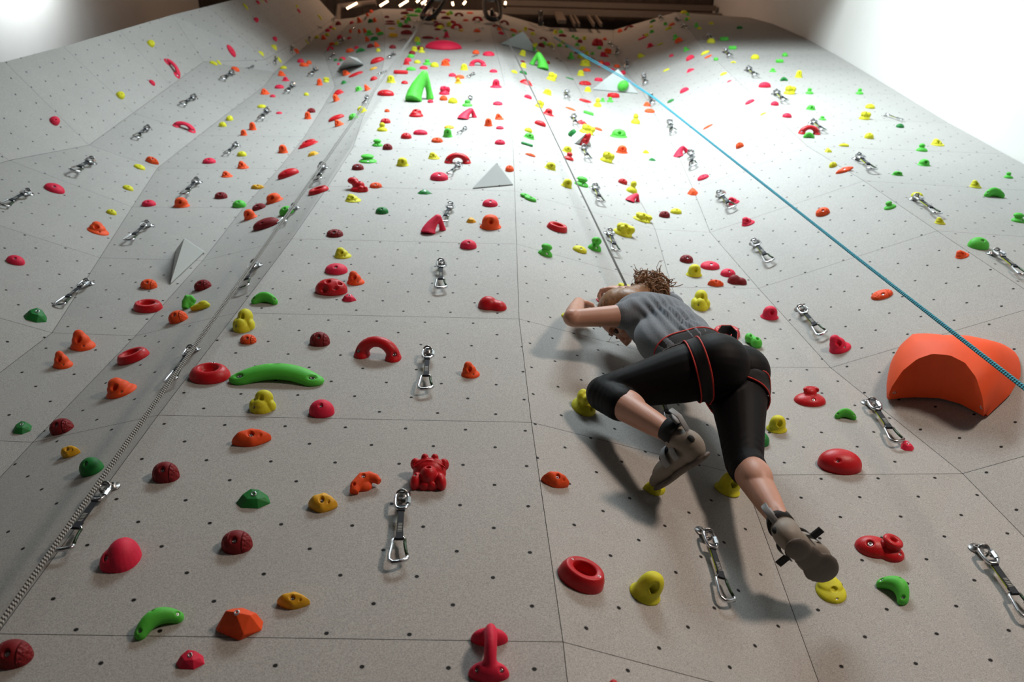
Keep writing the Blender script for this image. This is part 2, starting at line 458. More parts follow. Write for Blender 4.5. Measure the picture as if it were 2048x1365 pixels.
me = archm('arch_hold', w=.35, r=.125, foot=.175); b1 = hole(me, .38, -.05, (.2, -.7, .8), .045, .05); b2 = hole(me, -.38, -.05, (-.2, -.7, .8), .045, .05)
proto('arch', 'arch_hold', me, [b1, b2], 'arch hold')
g = Geo(); p = arc(22, math.pi, 0, lambda a: (.03 * math.sin(a), .36 * math.cos(a), .3 * math.sin(a)))
g.tube(p, [.13] * 22, 16).sphere((0, .36, 0), (.4, .15, .19)).sphere((0, -.37, .0), (.42, .17, .2))
g.v = [Vector((v.x * 1.1, v.y * 1.35, v.z * 1.2)) for v in g.v]
me = g.solid('handle_hold', .03, 4, 0); proto('ihandle', 'handle_hold', me, [hole(me, -.26, -.56, (0, -.4, 1), .05, .05), hole(me, .27, -.56, (0, -.4, 1), .05, .05)], 'upright bridge handle hold')
def banana(name, L=.36, bow=.13, r=.155, hz=.8):
    g = Geo(); p = arc(24, -1, 1, lambda t: (L * t, bow * (1 - t * t) - bow * .5, .05 + .1 * (1 - t * t)))
    rr = [r * (1 - .22 * abs(-1 + 2 * i / 23) ** 2) for i in range(24)]
    g.tube(p, rr, 16); q = p
    for e in (0, -1): g.sphere(p[e], (r * .8, r * .8, r * .72))
    return g.solid(name, .024, 4, 0)
me = banana('sausage_hold'); b1 = hole(me, -.36, -.08, (-.3, -.5, 1), .038, .05); b2 = hole(me, -.04, .1, (0, .2, 1), .038, .05); b3 = hole(me, .36, -.08, (.3, -.5, 1), .038, .05)
proto('banana', 'sausage_hold', me, [b1, b2, b3], 'curved sausage hold')
g = Geo().sphere((0, -.02, 0), (.5, .38, .3)).sphere((0, .12, .42), (.27, .22, .2)).sphere((0, .08, .25), (.17, .15, .25))
me = g.solid('mushroom_hold', .03, 3, 0); proto('mush', 'mushroom_hold', me, (), 'mushroom hold')
g = Geo().sphere((-.02, -.12, 0), (.44, .34, .3)).sphere((.06, .14, .3), (.36, .28, .28)).sphere((-.3, -.02, .1), (.2, .26, .22)).sphere((.34, -.04, .1), (.2, .22, .2)).sphere((-.05, -.2, .2), (.26, .2, .2))
me = g.solid('stacked_hold', .026, 2, 0); hole(me, .02, .02, (0, -.4, 1), .085, .14); b1 = hole(me, -.2, -.26, (-.1, -.7, 1), .045, .06)
proto('stack', 'stacked_hold', me, [b1], 'two-tiered stacked hold')
g = Geo().sphere((0, -.04, 0), (.5, .4, .34)).sphere((-.03, .08, .5), (.37, .27, .24)).sphere((0, .06, .3), (.2, .17, .25))
me = g.solid('mushroom_hold', .03, 3, 0); b1 = hole(me, .04, -.24, (.1, -.7, .8), .075, .09)
proto('mush2', 'mushroom_hold', me, [b1], 'fat-capped mushroom hold')
g = Geo().sphere((0, -.03, 0), (.5, .38, .26))
p = arc(20, -.4, math.pi + .3, lambda a: (.04 + .17 * math.cos(a), .1 + .1 * math.sin(a), .36))
g.tube(p, .085, 12).sphere((.02, .1, .27), (.2, .17, .16))
me = g.solid('swirl_hold', .026, 3, 0); proto('mush3', 'swirl_hold', me, [hole(me, .03, -.2, (0, -.6, 1), .06, .07)], 'domed hold with a hooked crest')
g = Geo().sphere((0, 0, 0), (.5, .4, .24))
rg = random.Random(11)
for i in range(15):
    a = rg.uniform(0, 6.28); q = rg.uniform(.05, .36); r = rg.uniform(.12, .19)
    g.sphere((q * math.cos(a), q * .8 * math.sin(a), .12 + .26 * (1 - q)), (r, r * .8, r))
me = g.solid('knobbly_hold', .026, 3, 0); hole(me, .0, .0, (0, -.4, 1), .075, .15); hole(me, .2, -.2, (.2, -.6, 1), .05, .08)
proto('lump', 'knobbly_hold', me, (), 'knobbly hold')
g = Geo().sphere((0, -.05, 0), (.5, .35, .24), rot=Matrix.Rotation(.15, 3, 'Z')).sphere((.03, .12, .22), (.33, .2, .2)).sphere((-.1, -.12, .12), (.3, .18, .2))
me = g.solid('lipped_hold', .026, 2, 0); dimple(me, (-.05, .0, .32), (0, -.5, 1), .06, .1); proto('lips', 'lipped_hold', me, (), 'two-lobed lipped hold')
# big pink pocket: dome with an undercut groove at the upper left
g = Geo().sphere((.06, 0, 0), (.44, .42, .42)).sphere((-.12, -.12, 0), (.38, .3, .3))
me = g.solid('pocket_hold', .026, 4, 0); hole(me, -.2, .16, (-.25, -.1, 1), .085, .14); hole(me, -.1, .22, (-.2, -.1, 1), .085, .14); hole(me, -.01, .27, (-.1, -.1, 1), .075, .12); b1 = hole(me, -.2, -.2, (-.3, -.5, 1), .06, .08)
proto('lips2', 'pocket_hold', me, [b1], 'fat domed hold with a scooped pocket')
# frog-faced hold
g = Geo().sphere((0, .1, .1), (.44, .3, .3)).sphere((0, .16, .26), (.4, .16, .16))
g.sphere((-.37, .22, .24), (.14, .13, .14)).sphere((.37, .22, .24), (.14, .13, .14))
g.sphere((-.13, .27, .38), (.1, .09, .09)).sphere((.13, .27, .38), (.1, .09, .09))
g.sphere((0, -.22, .22), (.23, .22, .2)).sphere((-.31, -.28, .1), (.15, .24, .19), rot=Matrix.Rotation(-.3, 3, 'Z')).sphere((.31, -.28, .1), (.15, .24, .19), rot=Matrix.Rotation(.3, 3, 'Z'))
g.sphere((-.1, -.42, .06), (.14, .09, .12)).sphere((.1, -.42, .06), (.14, .09, .12))
g.tube(arc(16, math.pi * .95, math.pi * .05, lambda a: (.42 * math.cos(a), -.02 + .12 * math.sin(a), .42 - .13 * abs(math.cos(a)))), .022, 8)
g.tube(arc(16, math.pi * .95, math.pi * .05, lambda a: (.43 * math.cos(a), .07 + .12 * math.sin(a), .42 - .13 * abs(math.cos(a)))), .022, 8)
me = g.solid('frog_hold', .018, 1, 0); hole(me, 0, -.16, (0, -.1, 1), .06, .16)
proto('frog', 'frog_hold', me, [hole(me, -.33, -.26, (-.1, -.3, 1), .04, .04)], 'large hold sculpted like a squat frog')
g = Geo().sphere((.1, -.1, 0), (.42, .26, .2)).sphere((.1, .02, .2), (.24, .2, .2)).sphere((.38, -.2, .12), (.13, .1, .13)).sphere((.2, -.24, .12), (.14, .1, .14)).sphere((-.2, .18, .36), (.25, .18, .16)).sphere((-.08, .08, .24), (.16, .14, .2))
me = g.solid('critter_hold', .024, 2, 0); dimple(me, (.1, -.02, .38), (0, -.2, 1), .05, .1); proto('frog2', 'critter_hold', me, (), 'lumpy two-headed hold')
# horn / shark-fin handle
g = Geo()
g.tube([(-.24, -.34, 0), (-.2, -.2, .2), (-.08, -.05, .42), (.06, .06, .62), (.16, .12, .74)], [.34, .29, .24, .19, .16], 18).sphere((.16, .12, .74), .16)
g.tube([(.17, .12, .72), (.27, .14, .5), (.33, .12, .25), (.37, .1, 0)], [.15, .12, .12, .16], 14)
me = g.solid('horn_hold', .03, 5, 0); proto('horn', 'horn_hold', me, (), 'horn-shaped hold')
g.v = [Vector((-v.x, v.y, v.z)) for v in g.v]; g.f = [tuple(reversed(f)) for f in g.f]
me = g.solid('horn_hold', .03, 5, 0); proto('hornm', 'horn_hold', me, (), 'horn-shaped hold')
g = Geo(); p = [(-.26, -.3, 0), (-.2, -.1, .2), (-.02, .12, .34), (.18, .2, .3), (.33, .16, .1)]
g.tube(p, [.24, .24, .23, .19, .15], 16).sphere((-.02, 0, .05), (.3, .2, .2)); me = g.solid('hooked_hold', .028, 4, 0); proto('horn2', 'hooked_hold', me, (), 'hooked crescent hold')
g = Geo(); p = [(-.32, -.36, .06), (-.3, -.16, .14), (-.12, .1, .2), (.1, .18, .22), (.3, .14, .2), (.42, .04, .16)]
g.tube(p, [.14, .17, .19, .16, .13, .09], 14).sphere((-.16, .2, .26), (.1, .07, .09)).sphere((.1, .26, .26), (.1, .06, .09)).sphere((-.36, -.2, .16), (.1, .12, .1)).sphere((-.1, -.02, .05), (.3, .2, .16))
me = g.solid('knuckled_hold', .022, 2, 0); b1 = hole(me, -.08, .08, (0, -.2, 1), .065, .07); b2 = hole(me, -.3, -.2, (-.1, -.4, 1), .045, .06)
proto('horn3', 'knuckled_hold', me, [b1], 'knuckled crescent hold with an undercut')
g = Geo().tube([(-.4, 0, .1), (.4, 0, .1)], .17, 20).sphere((-.4, 0, .1), (.1, .17, .17)).sphere((.4, 0, .1), (.1, .17, .17)).box((0, 0, .04), (.86, .34, .1))
me = g.solid('bar_hold', .03, 3, 0); proto('cyl', 'bar_hold', me, (), 'stubby bar-shaped hold')
me = dome('pocketed_hold', .42, .66, a=.95, b=.85, lump=.03)
bs = [hole(me, x, y, (x, y - .3, 1), r, .12) for x, y, r in ((-.05, .02, .07), (-.15, -.2, .09), (.16, -.18, .045), (.24, .0, .06))]
proto('perf', 'pocketed_hold', me, bs[2:3], 'pocketed dome hold')
g = Geo().sphere((0, 0, .08), (.46, .22, .2)).sphere((.12, .05, .16), (.26, .18, .18)).sphere((-.36, -.02, .1), (.14, .12, .12))
me = g.solid('pinch_hold', .028, 5, 0); proto('pinch', 'pinch_hold', me, (), 'pillow-shaped pinch hold')
g = Geo().sphere((-.16, .06, 0), (.36, .32, .42)).sphere((.2, -.06, 0), (.3, .26, .3)).sphere((.02, .0, .0), (.34, .26, .32))
me = g.solid('bean_hold', .028, 5, 0); proto('bean', 'bean_hold', me, (), 'smooth bean-shaped hold')
g = Geo().sphere((.08, -.14, .12), (.32, .26, .24), rot=Matrix.Rotation(-.4, 3, 'Z')).sphere((-.2, .2, .16), (.26, .24, .2)).sphere((-.06, .04, .14), (.2, .2, .2))
me = g.solid('peanut_hold', .026, 4, 0); hole(me, .08, -.14, (0, -.3, 1), .075, .1); hole(me, -.2, .14, (0, -.3, 1), .055, .07)
proto('twin', 'peanut_hold', me, (), 'peanut-shaped two-hole hold')
g = Geo().sphere((-.12, .02, 0), (.38, .3, .3)).sphere((.22, -.04, 0), (.28, .26, .22))
g.tube([(.22 + .14 * math.cos(a), .04 + .12 * math.sin(a), .34 - .05 * math.cos(a)) for a in np.linspace(0, 2 * math.pi, 20, endpoint=False)], .075, 12, closed=True)
g.lathe([(.18, .1), (.17, .3), (.1, .3)], 20, 1, .85)
for i in range(len(g.v) - 60, len(g.v)): g.v[i] += Vector((.22, .04, 0))
me = g.solid('crested_hold', .022, 3, 0); b1 = hole(me, -.2, -.04, (-.2, -.3, 1), .07, .08); b2 = hole(me, .38, -.12, (.4, -.4, 1), .04, .04)
proto('twopart', 'crested_hold', me, [b1, b2], 'smooth hold crowned with a raised ring')

# ------------------------------------------------------------------ the grey plywood volumes and the big orange one
def on_wall(px, py, out=0.0):
    p, n, t, k = hit(px, py, True); return p + n * out, n
def volume(name, base_px, apex_px, apex_out, label, lift=.004):
    """pyramid volume screwed to the wall: three base corners and an apex standing out of it"""
    base = [on_wall(*p, lift) for p in base_px]
    n = sum((b[1] for b in base), Vector()).normalized(); B = [b[0] for b in base]
    r = ray(*apex_px).normalized()
    # apex: the point on the view ray that stands apex_out clear of the base plane
    pn = (B[1] - B[0]).cross(B[2] - B[0]).normalized()
    if pn.dot(n) < 0: pn = -pn
    t = ((B[0] - CAM).dot(pn) + apex_out) / r.dot(pn); A = CAM + r * t
    c = (B[0] + B[1] + B[2]) / 3
    pts = [b - c for b in B] + [A - c]
    me = hull(name, [tuple(p) for p in pts], bevel=.006)
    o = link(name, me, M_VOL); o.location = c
    tag(o, label, 'climbing volume', None)
    SURF.append((name, BVHTree.FromPolygons([v.co + c for v in me.vertices], [tuple(p.vertices) for p in me.polygons])))
    return o
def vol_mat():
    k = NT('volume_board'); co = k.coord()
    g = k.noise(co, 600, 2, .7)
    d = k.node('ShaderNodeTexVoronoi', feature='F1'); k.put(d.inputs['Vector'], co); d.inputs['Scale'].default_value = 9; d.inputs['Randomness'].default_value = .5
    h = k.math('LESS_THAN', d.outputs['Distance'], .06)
    b = k.mix(g, lin((170, 176, 174)), lin((204, 209, 207)))  # grey lightened to stand in for light bounced from below
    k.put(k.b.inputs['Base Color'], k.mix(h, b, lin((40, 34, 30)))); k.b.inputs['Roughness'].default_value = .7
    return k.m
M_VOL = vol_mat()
HOLD_DATA = """
@ 0 0 3.992
Y dome 1172 305 1237 392
P arch 1306 478 1442 620 -18
P dome 1187 637 1240 687
Y dome 925 718 998 806
P dome 393 918 480 1014
P arch 1375 968 1565 1064
O fish 1160 1248 1268 1317
Y dome 1066 1310 1160 1360
P dome 1617 1260 1725 1310
Y dome 1893 1207 1970 1252
O jug 1893 1285 1988 1353
@ 400 0 5.1125
Y dome 433 40 495 92
P dome 570 2 612 48
Y dome 622 0 650 25
P dome 655 0 692 22
P dome 548 170 602 238
P dome 740 370 792 428
Y chip 724 455 786 520
Y chip 594 522 656 580
Y chip 973 40 1005 90
P dome 990 90 1030 135
Y dome 1198 152 1250 203
P dome 272 480 368 562
Y wide 95 622 180 672
Y dome 168 622 222 665
O dome 316 680 404 735
Y cyl 1072 415 1128 457
O jug 955 508 1022 565
Y dome 772 590 836 627
P dome 993 598 1066 642
Y dome 818 672 890 706
O fish 1016 640 1112 682
O dome 1085 615 1142 660
O jug 795 722 880 780
P cone 832 785 918 832
P dome 763 864 860 908
O bell 1190 803 1256 877
Y lump 1258 788 1322 843
O jug 616 905 716 970
P dome 713 966 774 996
Y dome 1060 945 1114 980
Y dome 585 1068 678 1106
P dome 776 1142 842 1168
D pebble 1095 1105 1182 1155
O bell 1064 1142 1142 1222
Y dome 265 1180 342 1238
Y dome 192 1245 272 1300
O bell 498 1248 580 1335
O bell 410 1325 485 1390
K chip 1443 820 1504 868
G bell 1586 882 1664 940
O jug 1678 860 1745 935
R lips 1358 915 1472 985
O bell 1356 955 1430 1052
R wide 1312 1168 1476 1250 15
O jug 1375 1222 1472 1302
G dome 1520 1160 1618 1232
Y bell 1608 1085 1706 1165
R wide 1812 918 1985 985
R dome 1740 780 1815 830
Y bell 1903 770 2000 850
M fish 1735 684 1812 722 12
R wide 1520 728 1668 796 20
O jug 1458 715 1540 778
R wide 1742 582 1886 658 10
Y bell 1800 492 1850 534
K banana 1596 490 1690 540
P dome 1575 468 1625 502
O fish 1493 492 1576 540
D dome 1708 445 1780 492
O jug 1780 425 1842 487
O jug 1688 370 1742 427
K wide 1742 372 1826 420
G mush 1692 305 1774 365
G wide 1810 322 1882 362
O jug 1798 280 1858 335
O jug 1668 285 1716 337
O bell 1612 295 1652 342
O bell 1524 295 1560 340
P dome 1400 358 1462 402
P fish 1505 375 1550 402
O dome 1320 430 1380 468
Y dome 1378 425 1424 462
P arch 1296 472 1372 520
Y dome 1175 358 1222 395
O jug 1238 355 1300 405
Y dome 1278 335 1324 368
P dome 1280 292 1335 325
P dome 1320 260 1362 295
Y chip 1348 270 1395 312
D dome 1385 215 1445 260
P dome 1528 215 1576 250
O jug 1605 170 1664 240
K dome 1715 190 1775 235
O bell 1768 175 1812 232
O bell 1695 130 1735 175
O dome 1730 98 1775 138
P dome 1420 580 1492 624
K dome 1368 598 1408 626
K dome 1435 605 1475 660
P dome 1408 648 1440 695
D dome 1935 458 2005 498
M lump 1922 335 2025 380
M wide 1925 280 1995 300
D wide 1895 205 1990 228
D wide 1895 230 2000 252
D dome 1885 158 1938 184
@ 600 0 7.984
D wide 1688 135 1822 180
D wide 1605 180 1740 228
G dome 1830 128 1962 205
G wide 1690 218 1900 262
M dome 1648 240 1700 290
D dome 1600 282 1680 318
G bell 1690 265 1778 335
G bell 1660 310 1730 372
Y bell 1540 315 1600 378
G bell 1560 355 1655 430
D wide 1625 388 1780 445
D dome 1605 472 1800 552
Y bell 1820 585 1930 672
G dome 1850 665 1922 720
Y bell 1768 738 1885 825
Y mush 1885 750 1998 845
D wide 1860 735 1990 800
D dome 1738 808 1845 870
G dome 1715 862 1828 925
P dome 1665 922 1778 985
R bell 1645 965 1752 1038
Y dome 1820 957 1928 1015
G wide 1695 1068 1850 1130
R cyl 1493 1118 1725 1187
R dome 1615 1288 1725 1345
@ 820 0 7.984
Y bell 465 110 530 170
D wide 470 178 580 212
G dome 605 160 688 240
Y bell 570 190 652 248
D wide 495 255 652 305
D arch 705 198 860 262
O dome 905 188 1010 222
O dome 845 300 935 340
R arch 985 258 1168 335
D wide 215 218 360 265
M dome 262 278 385 330
D dome 370 330 450 365
D wide 380 360 548 430
Y wide 425 388 540 470 -40
D dome 388 445 490 485
Y bell 578 345 670 420
R wide 640 320 735 375 -20
R arch 645 372 845 460
M chip 775 450 860 508
K chip 528 468 600 500
O chip 1008 450 1135 515
P cone 525 500 642 602
D wide 190 572 380 622
P dome 398 595 468 632
P flat 240 638 830 802
O dome 995 797 1108 867
P dome 1160 818 1350 898
P arch 940 945 1220 1062
Y bell 798 1018 930 1125
P dome 1268 1105 1395 1162
P dome 615 1165 738 1228
O dome 720 1195 870 1260
M cone 708 1240 825 1338
G mush 205 945 345 1042
Y dome 325 992 460 1075
O bell 488 950 640 1055
P dome 528 935 642 985
P dome 152 1050 285 1108
D cone 1310 218 1380 288
O dome 1408 245 1452 298
D arch 1430 320 1585 405
D arch 1310 390 1450 460
O dome 1385 440 1460 495
P dome 1405 500 1500 558
O wide 1590 455 1710 522 -12
Y bell 1805 425 1872 498
D wide 1875 452 1992 500 -12
Y dome 1735 485 1790 520
Y dome 1915 508 2000 568
G dome 1615 538 1690 585
Y bell 1735 795 1850 905
D dome 1758 962 1840 1005
Y bell 1748 1000 1862 1092
Y dome 1612 1118 1718 1180
K wide 1745 1125 1868 1195
@ 1040 0 7.984
D dome 148 625 205 690
Y bell 195 672 278 765
G dome 205 740 262 790
D dome 282 682 398 762
D arch 300 588 440 660
G dome 345 655 425 728
Y wide 425 675 555 758
Y lump 525 465 605 552
G dome 615 472 692 535
D wide 615 540 745 588
G bell 818 555 878 605
G dome 870 585 942 632
Y bell 990 572 1062 638
D dome 915 622 1000 685
Y bell 640 640 718 700
G dome 592 685 670 755
G dome 718 712 775 768
G dome 875 682 950 738
Y dome 945 735 1050 805
R perf 1145 612 1330 735
G dome 1232 733 1305 787
O dome 1320 598 1390 645
O dome 1560 448 1640 535
D arch 1655 405 1822 490 15
P wide 1882 578 2020 645 15
R dome 1955 548 1995 580
Y dome 1985 528 2060 590
O lump 1335 768 1465 860
P lump 1275 825 1370 905
P chip 1345 860 1422 915
Y bell 1015 812 1105 880
G dome 1125 825 1190 875
D wide 865 820 1000 862
Y bell 905 850 1012 938
G mush 755 828 870 945
D lips 1055 915 1205 965
P dome 1235 960 1350 1030
O bell 1245 975 1335 1075
P dome 1335 985 1442 1050
O dome 1492 1025 1598 1082
P wide 1415 1088 1515 1135
Y bell 945 948 1132 1062
O dome 1002 1085 1128 1145
Y bell 905 1118 1030 1215
K wide 730 1235 860 1275
P ring 1185 1240 1322 1302
R perf 940 1290 1138 1365
Y lump 418 1150 595 1302
D dome 415 968 480 1032
Y dome 265 815 320 850
P dome 1600 1140 1690 1220
P wide 1730 1290 1800 1365 -45
@ 1260 0 7.984
Y wide 805 160 920 230
G dome 890 190 950 265
G bell 868 275 930 335
Y dome 915 265 965 315
K wide 315 308 412 372 12
Y dome 308 398 375 445
G bell 535 348 602 410
O wide 620 362 720 422 15
Y wide 558 425 668 490 15
G bell 310 472 392 535
G mush 1012 360 1105 432
Y dome 1072 425 1145 472
Y dome 1252 345 1332 392
K cyl 1702 412 1798 465
P cone 262 682 390 768
Y banana 430 685 535 735
G mush 680 545 790 645
O bell 710 598 848 697
G mush 850 750 950 832
Y jug 120 850 242 935
P dome 625 862 700 915
P wide 893 875 1030 980 20
Y wide 1130 805 1272 888
O wide 1188 875 1308 938
G ring 1322 905 1400 975
Y dome 1225 610 1360 692
G cyl 1432 580 1575 660
G cyl 1572 730 1702 795
Y banana 1605 975 1698 1008
P chip 905 1092 1030 1168 20
Y dome 525 1095 635 1150
Y dome 1440 1150 1550 1212
P chip 1545 1280 1630 1322 12
@ 1480 60 6.4
Y dome 135 310 248 376
G dome 535 285 612 345
G cyl 455 370 558 425
G mush 370 488 468 542
Y bell 700 515 800 615
K banana 512 600 612 657
P wide 235 665 395 742
Y lump 555 710 720 830
G mush 835 740 940 825
G mush 1480 745 1580 828
P wide 65 885 188 960 15
P dome 390 910 498 972
Y banana 258 1055 340 1100 15
P dome 540 1062 662 1128
G bell 840 960 970 1030
G mush 1003 1100 1105 1160
Y dome 1600 945 1728 1012
Y lump 1520 1040 1680 1155
@ 1536 0 3.992
R arch 238 1000 420 1080
G banana 280 1055 372 1106
K dome 1020 987 1087 1023
Y dome 767 1060 845 1112 -15
Y wide 565 1145 648 1173
Y chip 450 1178 513 1222
G mush 1180 1145 1275 1214
Y jug 1300 1108 1410 1170
G bell 1190 1270 1297 1330
Y dome 487 1292 553 1342
@ 1024 0 3.992
R chip 57 632 165 690 -15
Y bell 243 710 318 765
P wide 95 755 160 795 -12
Y lump 183 785 258 880
R cone 237 865 337 932
R wide 177 960 272 1016 -12
Y dome 97 1018 163 1062
G bell 90 1060 182 1118
K cyl 72 1130 168 1175
O dome 105 1222 188 1255
Y bell 258 1293 352 1365
Y bell 398 1165 480 1228
R mush 408 1215 493 1288
K ring 450 1030 520 1092
R perf 537 1070 633 1172
R chip 510 957 608 1005
Y lump 535 990 665 1083
O wide 650 1015 722 1048
G bell 780 1030 922 1106
O bell 828 1160 925 1230
Y lump 700 1207 820 1307
Y chip 1040 1195 1098 1228
K chip 1088 1260 1150 1287
P horn 1280 1178 1420 1260
R ring 535 788 637 828
R ring 758 740 860 783
Y mush 650 778 715 862
G mush 700 780 745 815
G mush 755 775 810 818
G cyl 568 880 653 925
O chip 1047 812 1112 852
O dome 1058 868 1140 903
O wide 425 853 508 888 -15
Y mush 948 905 1023 995
Y bell 575 692 635 735
K wide 1240 790 1295 825 12
P wide 1340 697 1413 748 15
O fish 1525 993 1605 1035 18
O pebble 1785 1135 1853 1190
G wide 842 628 932 742
@ 1536 342 3.992
O fish 540 -35 683 25
G bell 985 5 1080 37
G mush 1880 8 1957 63
Y jug 1608 72 1705 142
G banana 1722 132 1892 218
G mush2 1938 333 2060 418
Y dome 1140 168 1240 217
Y jug 1328 370 1418 432
G mush 925 240 1025 314
O pebble 380 290 495 366
G dome 1590 528 1768 634
O jug 1495 632 1608 705
O pebble 822 945 998 1033
P bell -62 1078 85 1195
P jug 487 1308 665 1465
@ 1024 342 3.992
Y bell 390 62 480 142
G mush2 497 42 610 135
G twin 65 177 196 248
R pebble 845 60 922 112
Y mush 910 77 1000 185
P horn 905 178 1020 255
Y lump 965 328 1122 420
D pebble 1172 320 1262 377
Y dome 1263 298 1355 347
R ring 275 402 442 498
Y lump 805 412 983 535
G mush2 207 578 323 692
Y dome 483 595 598 662
G mush2 605 527 716 648
D pebble 1337 670 1447 738
P dome 1503 720 1658 793
Y bell 1388 745 1518 852
P dome 1662 780 1785 850
D bean 1718 828 1875 913
O fish 1560 868 1690 926 -8
Y stack 1428 942 1583 1130
R ring 1598 1230 1822 1348
G twin 1858 1293 1998 1420
R lips 670 993 812 1075
Y lump 830 893 960 965
Y dome 393 1128 575 1218
P dome 1480 25 1573 80
O chip 1398 130 1493 203
P jug 1728 208 1818 278
P jug 1833 368 1940 445
@ 0 342 3.992
P dome 350 95 518 185
Y dome 978 112 1066 162
Y dome 847 305 932 355
P dome 1130 230 1247 287
O bell 1383 210 1517 298
O jug 693 402 872 518
D pebble 1713 168 1818 226
G dome 1855 232 1968 298
O jug 1765 0 1860 55
P dome 47 672 200 757
O pebble 1120 863 1257 948
D pebble 1548 868 1690 962
R ring 1063 1022 1303 1138
O pebble 1343 1113 1503 1225
G horn2 1450 990 1567 1105
Y pinch 1518 1035 1678 1118
K chip 187 1092 375 1214
Y stack 1857 1098 2037 1298
O jug 560 1268 765 1442
@ 512 342 3.992
M fish -40 108 70 148
O bell -100 305 10 398
D pebble -32 258 78 320
O bell 78 175 217 268
G dome 185 280 305 362
D wide -25 370 188 480 15
R wide 173 -22 345 70 18
R ring 418 115 582 197 14
R frog2 730 50 898 172
O pebble 908 92 1006 140
Y jug 710 183 840 255
K chip 1288 148 1403 190
K dome 955 288 1058 347
P dome 1390 8 1535 82
P dome 1807 225 1930 290
O bell 1785 347 1958 475
M chip 1677 370 1760 418
P horn 1315 347 1517 505
P dome 1628 548 1762 630
D pebble 563 465 697 533
Y jug 622 610 763 705
P dome 550 737 733 832
O jug 725 798 868 917
R perf 472 858 732 1000
P chip 683 980 803 1047
R bean 1772 1000 2002 1123
O pebble -128 1305 5 1388
G banana -40 965 176 1070
O dome 1990 -55 2058 18
@ 0 684 3.992
O jug 423 72 585 220
R ring 933 38 1195 190 12
O jug 847 285 1093 460
R bowl 1508 165 1842 343
K chip 100 632 255 740
D pebble 392 610 592 750
M fish 485 828 645 930
K dome 630 920 832 1082
D pebble 1213 957 1437 1133
G banana 1825 172 2590 358
O fish 1850 692 2168 842 15
K chip 1885 1175 2160 1333
Y stack 1988 383 2205 580
@ 512 684 3.992
D pebble 428 -80 592 42
R arch 780 -44 1163 168 -10
O jug 1638 157 1787 295
P dome 423 460 628 612
R frog 1230 893 1542 1192
O horn3 747 1035 1000 1220
M fish 417 1203 652 1370
@ 0 1023 3.992
P lips2 793 207 1133 498
D pebble 1765 150 2020 348
G banana 1068 765 1470 1035 38
O chip2 1722 772 2102 1033
P chip 1403 1108 1635 1267
D pebble -60 1020 273 1270
@ 512 1023 3.992
M fish 167 642 433 788
P ihandle 1693 895 2023 1375
@ 1024 684 3.992
O fish 228 1035 458 1172
Y lump 473 362 707 612
Y fish 1045 1105 1225 1232
Y bell 1620 1040 1840 1250
Y dome 1860 235 1982 323
K dome 1918 710 2055 850
@ 1024 1023 3.992
R ring 362 358 740 668 -18
Y bell 937 477 1215 758
R dome 775 1343 845 1420
@ 1536 684 3.992
R mush3 205 353 462 522
G banana 530 530 707 628 -10
Y bell -15 585 152 737
R wide 392 852 752 1067 -12
P chip 1058 788 1167 873
@ 1536 1023 3.992
R twopart 690 178 1090 413 -18
Y bell2 377 500 628 740
G banana 862 487 1130 785 -62
@ 512 0 3.992
O dome 1025 870 1068 897
Y mush 965 978 1050 1052
R pebble 993 945 1075 988
R lips 1220 870 1337 938
P horn 1607 862 1765 955
P lump 1460 685 1550 760
O dome 1465 762 1530 805
P dome 1368 795 1418 823
Y dome 1533 778 1610 828
G mush 1645 795 1730 853
P dome 1890 808 1970 843
O jug 1905 905 1980 960
O bell 1820 943 1890 1012
P dome 1915 1005 1978 1035
P dome 1905 1113 1990 1158
G bell 1490 1022 1570 1100
M dome 1503 1000 1582 1030
O pebble 1400 1097 1492 1142
P wide 1255 1035 1370 1080
R dome 1155 1060 1243 1112
D pebble 1010 1147 1090 1200
G mush2 927 1110 1013 1173
G mush2 822 1230 965 1307
Y bell 1118 1258 1220 1333
Y jug 1373 1215 1468 1276
R arch 1502 1220 1717 1313
D pebble 765 1308 862 1362
M chip 410 1207 503 1253
R lips 335 1110 497 1192
O bell 175 1155 257 1227
G horn 1190 562 1420 815
P cone 1868 632 1965 705
@ 1040 0 7.984
G hornm 150 830 460 1130
"""
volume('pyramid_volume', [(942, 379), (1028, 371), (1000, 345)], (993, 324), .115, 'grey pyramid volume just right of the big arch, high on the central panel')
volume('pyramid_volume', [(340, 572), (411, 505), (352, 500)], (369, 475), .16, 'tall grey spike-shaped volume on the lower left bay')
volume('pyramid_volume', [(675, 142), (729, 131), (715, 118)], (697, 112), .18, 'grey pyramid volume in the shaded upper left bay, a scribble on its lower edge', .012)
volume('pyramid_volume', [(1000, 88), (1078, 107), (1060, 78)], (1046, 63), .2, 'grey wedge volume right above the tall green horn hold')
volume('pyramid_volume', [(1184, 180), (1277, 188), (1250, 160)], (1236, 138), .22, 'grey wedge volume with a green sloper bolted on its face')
volume('pyramid_volume', [(1148, 288), (1184, 294), (1140, 268)], (1173, 266), .1, 'small grey volume carrying a red pocketed hold')

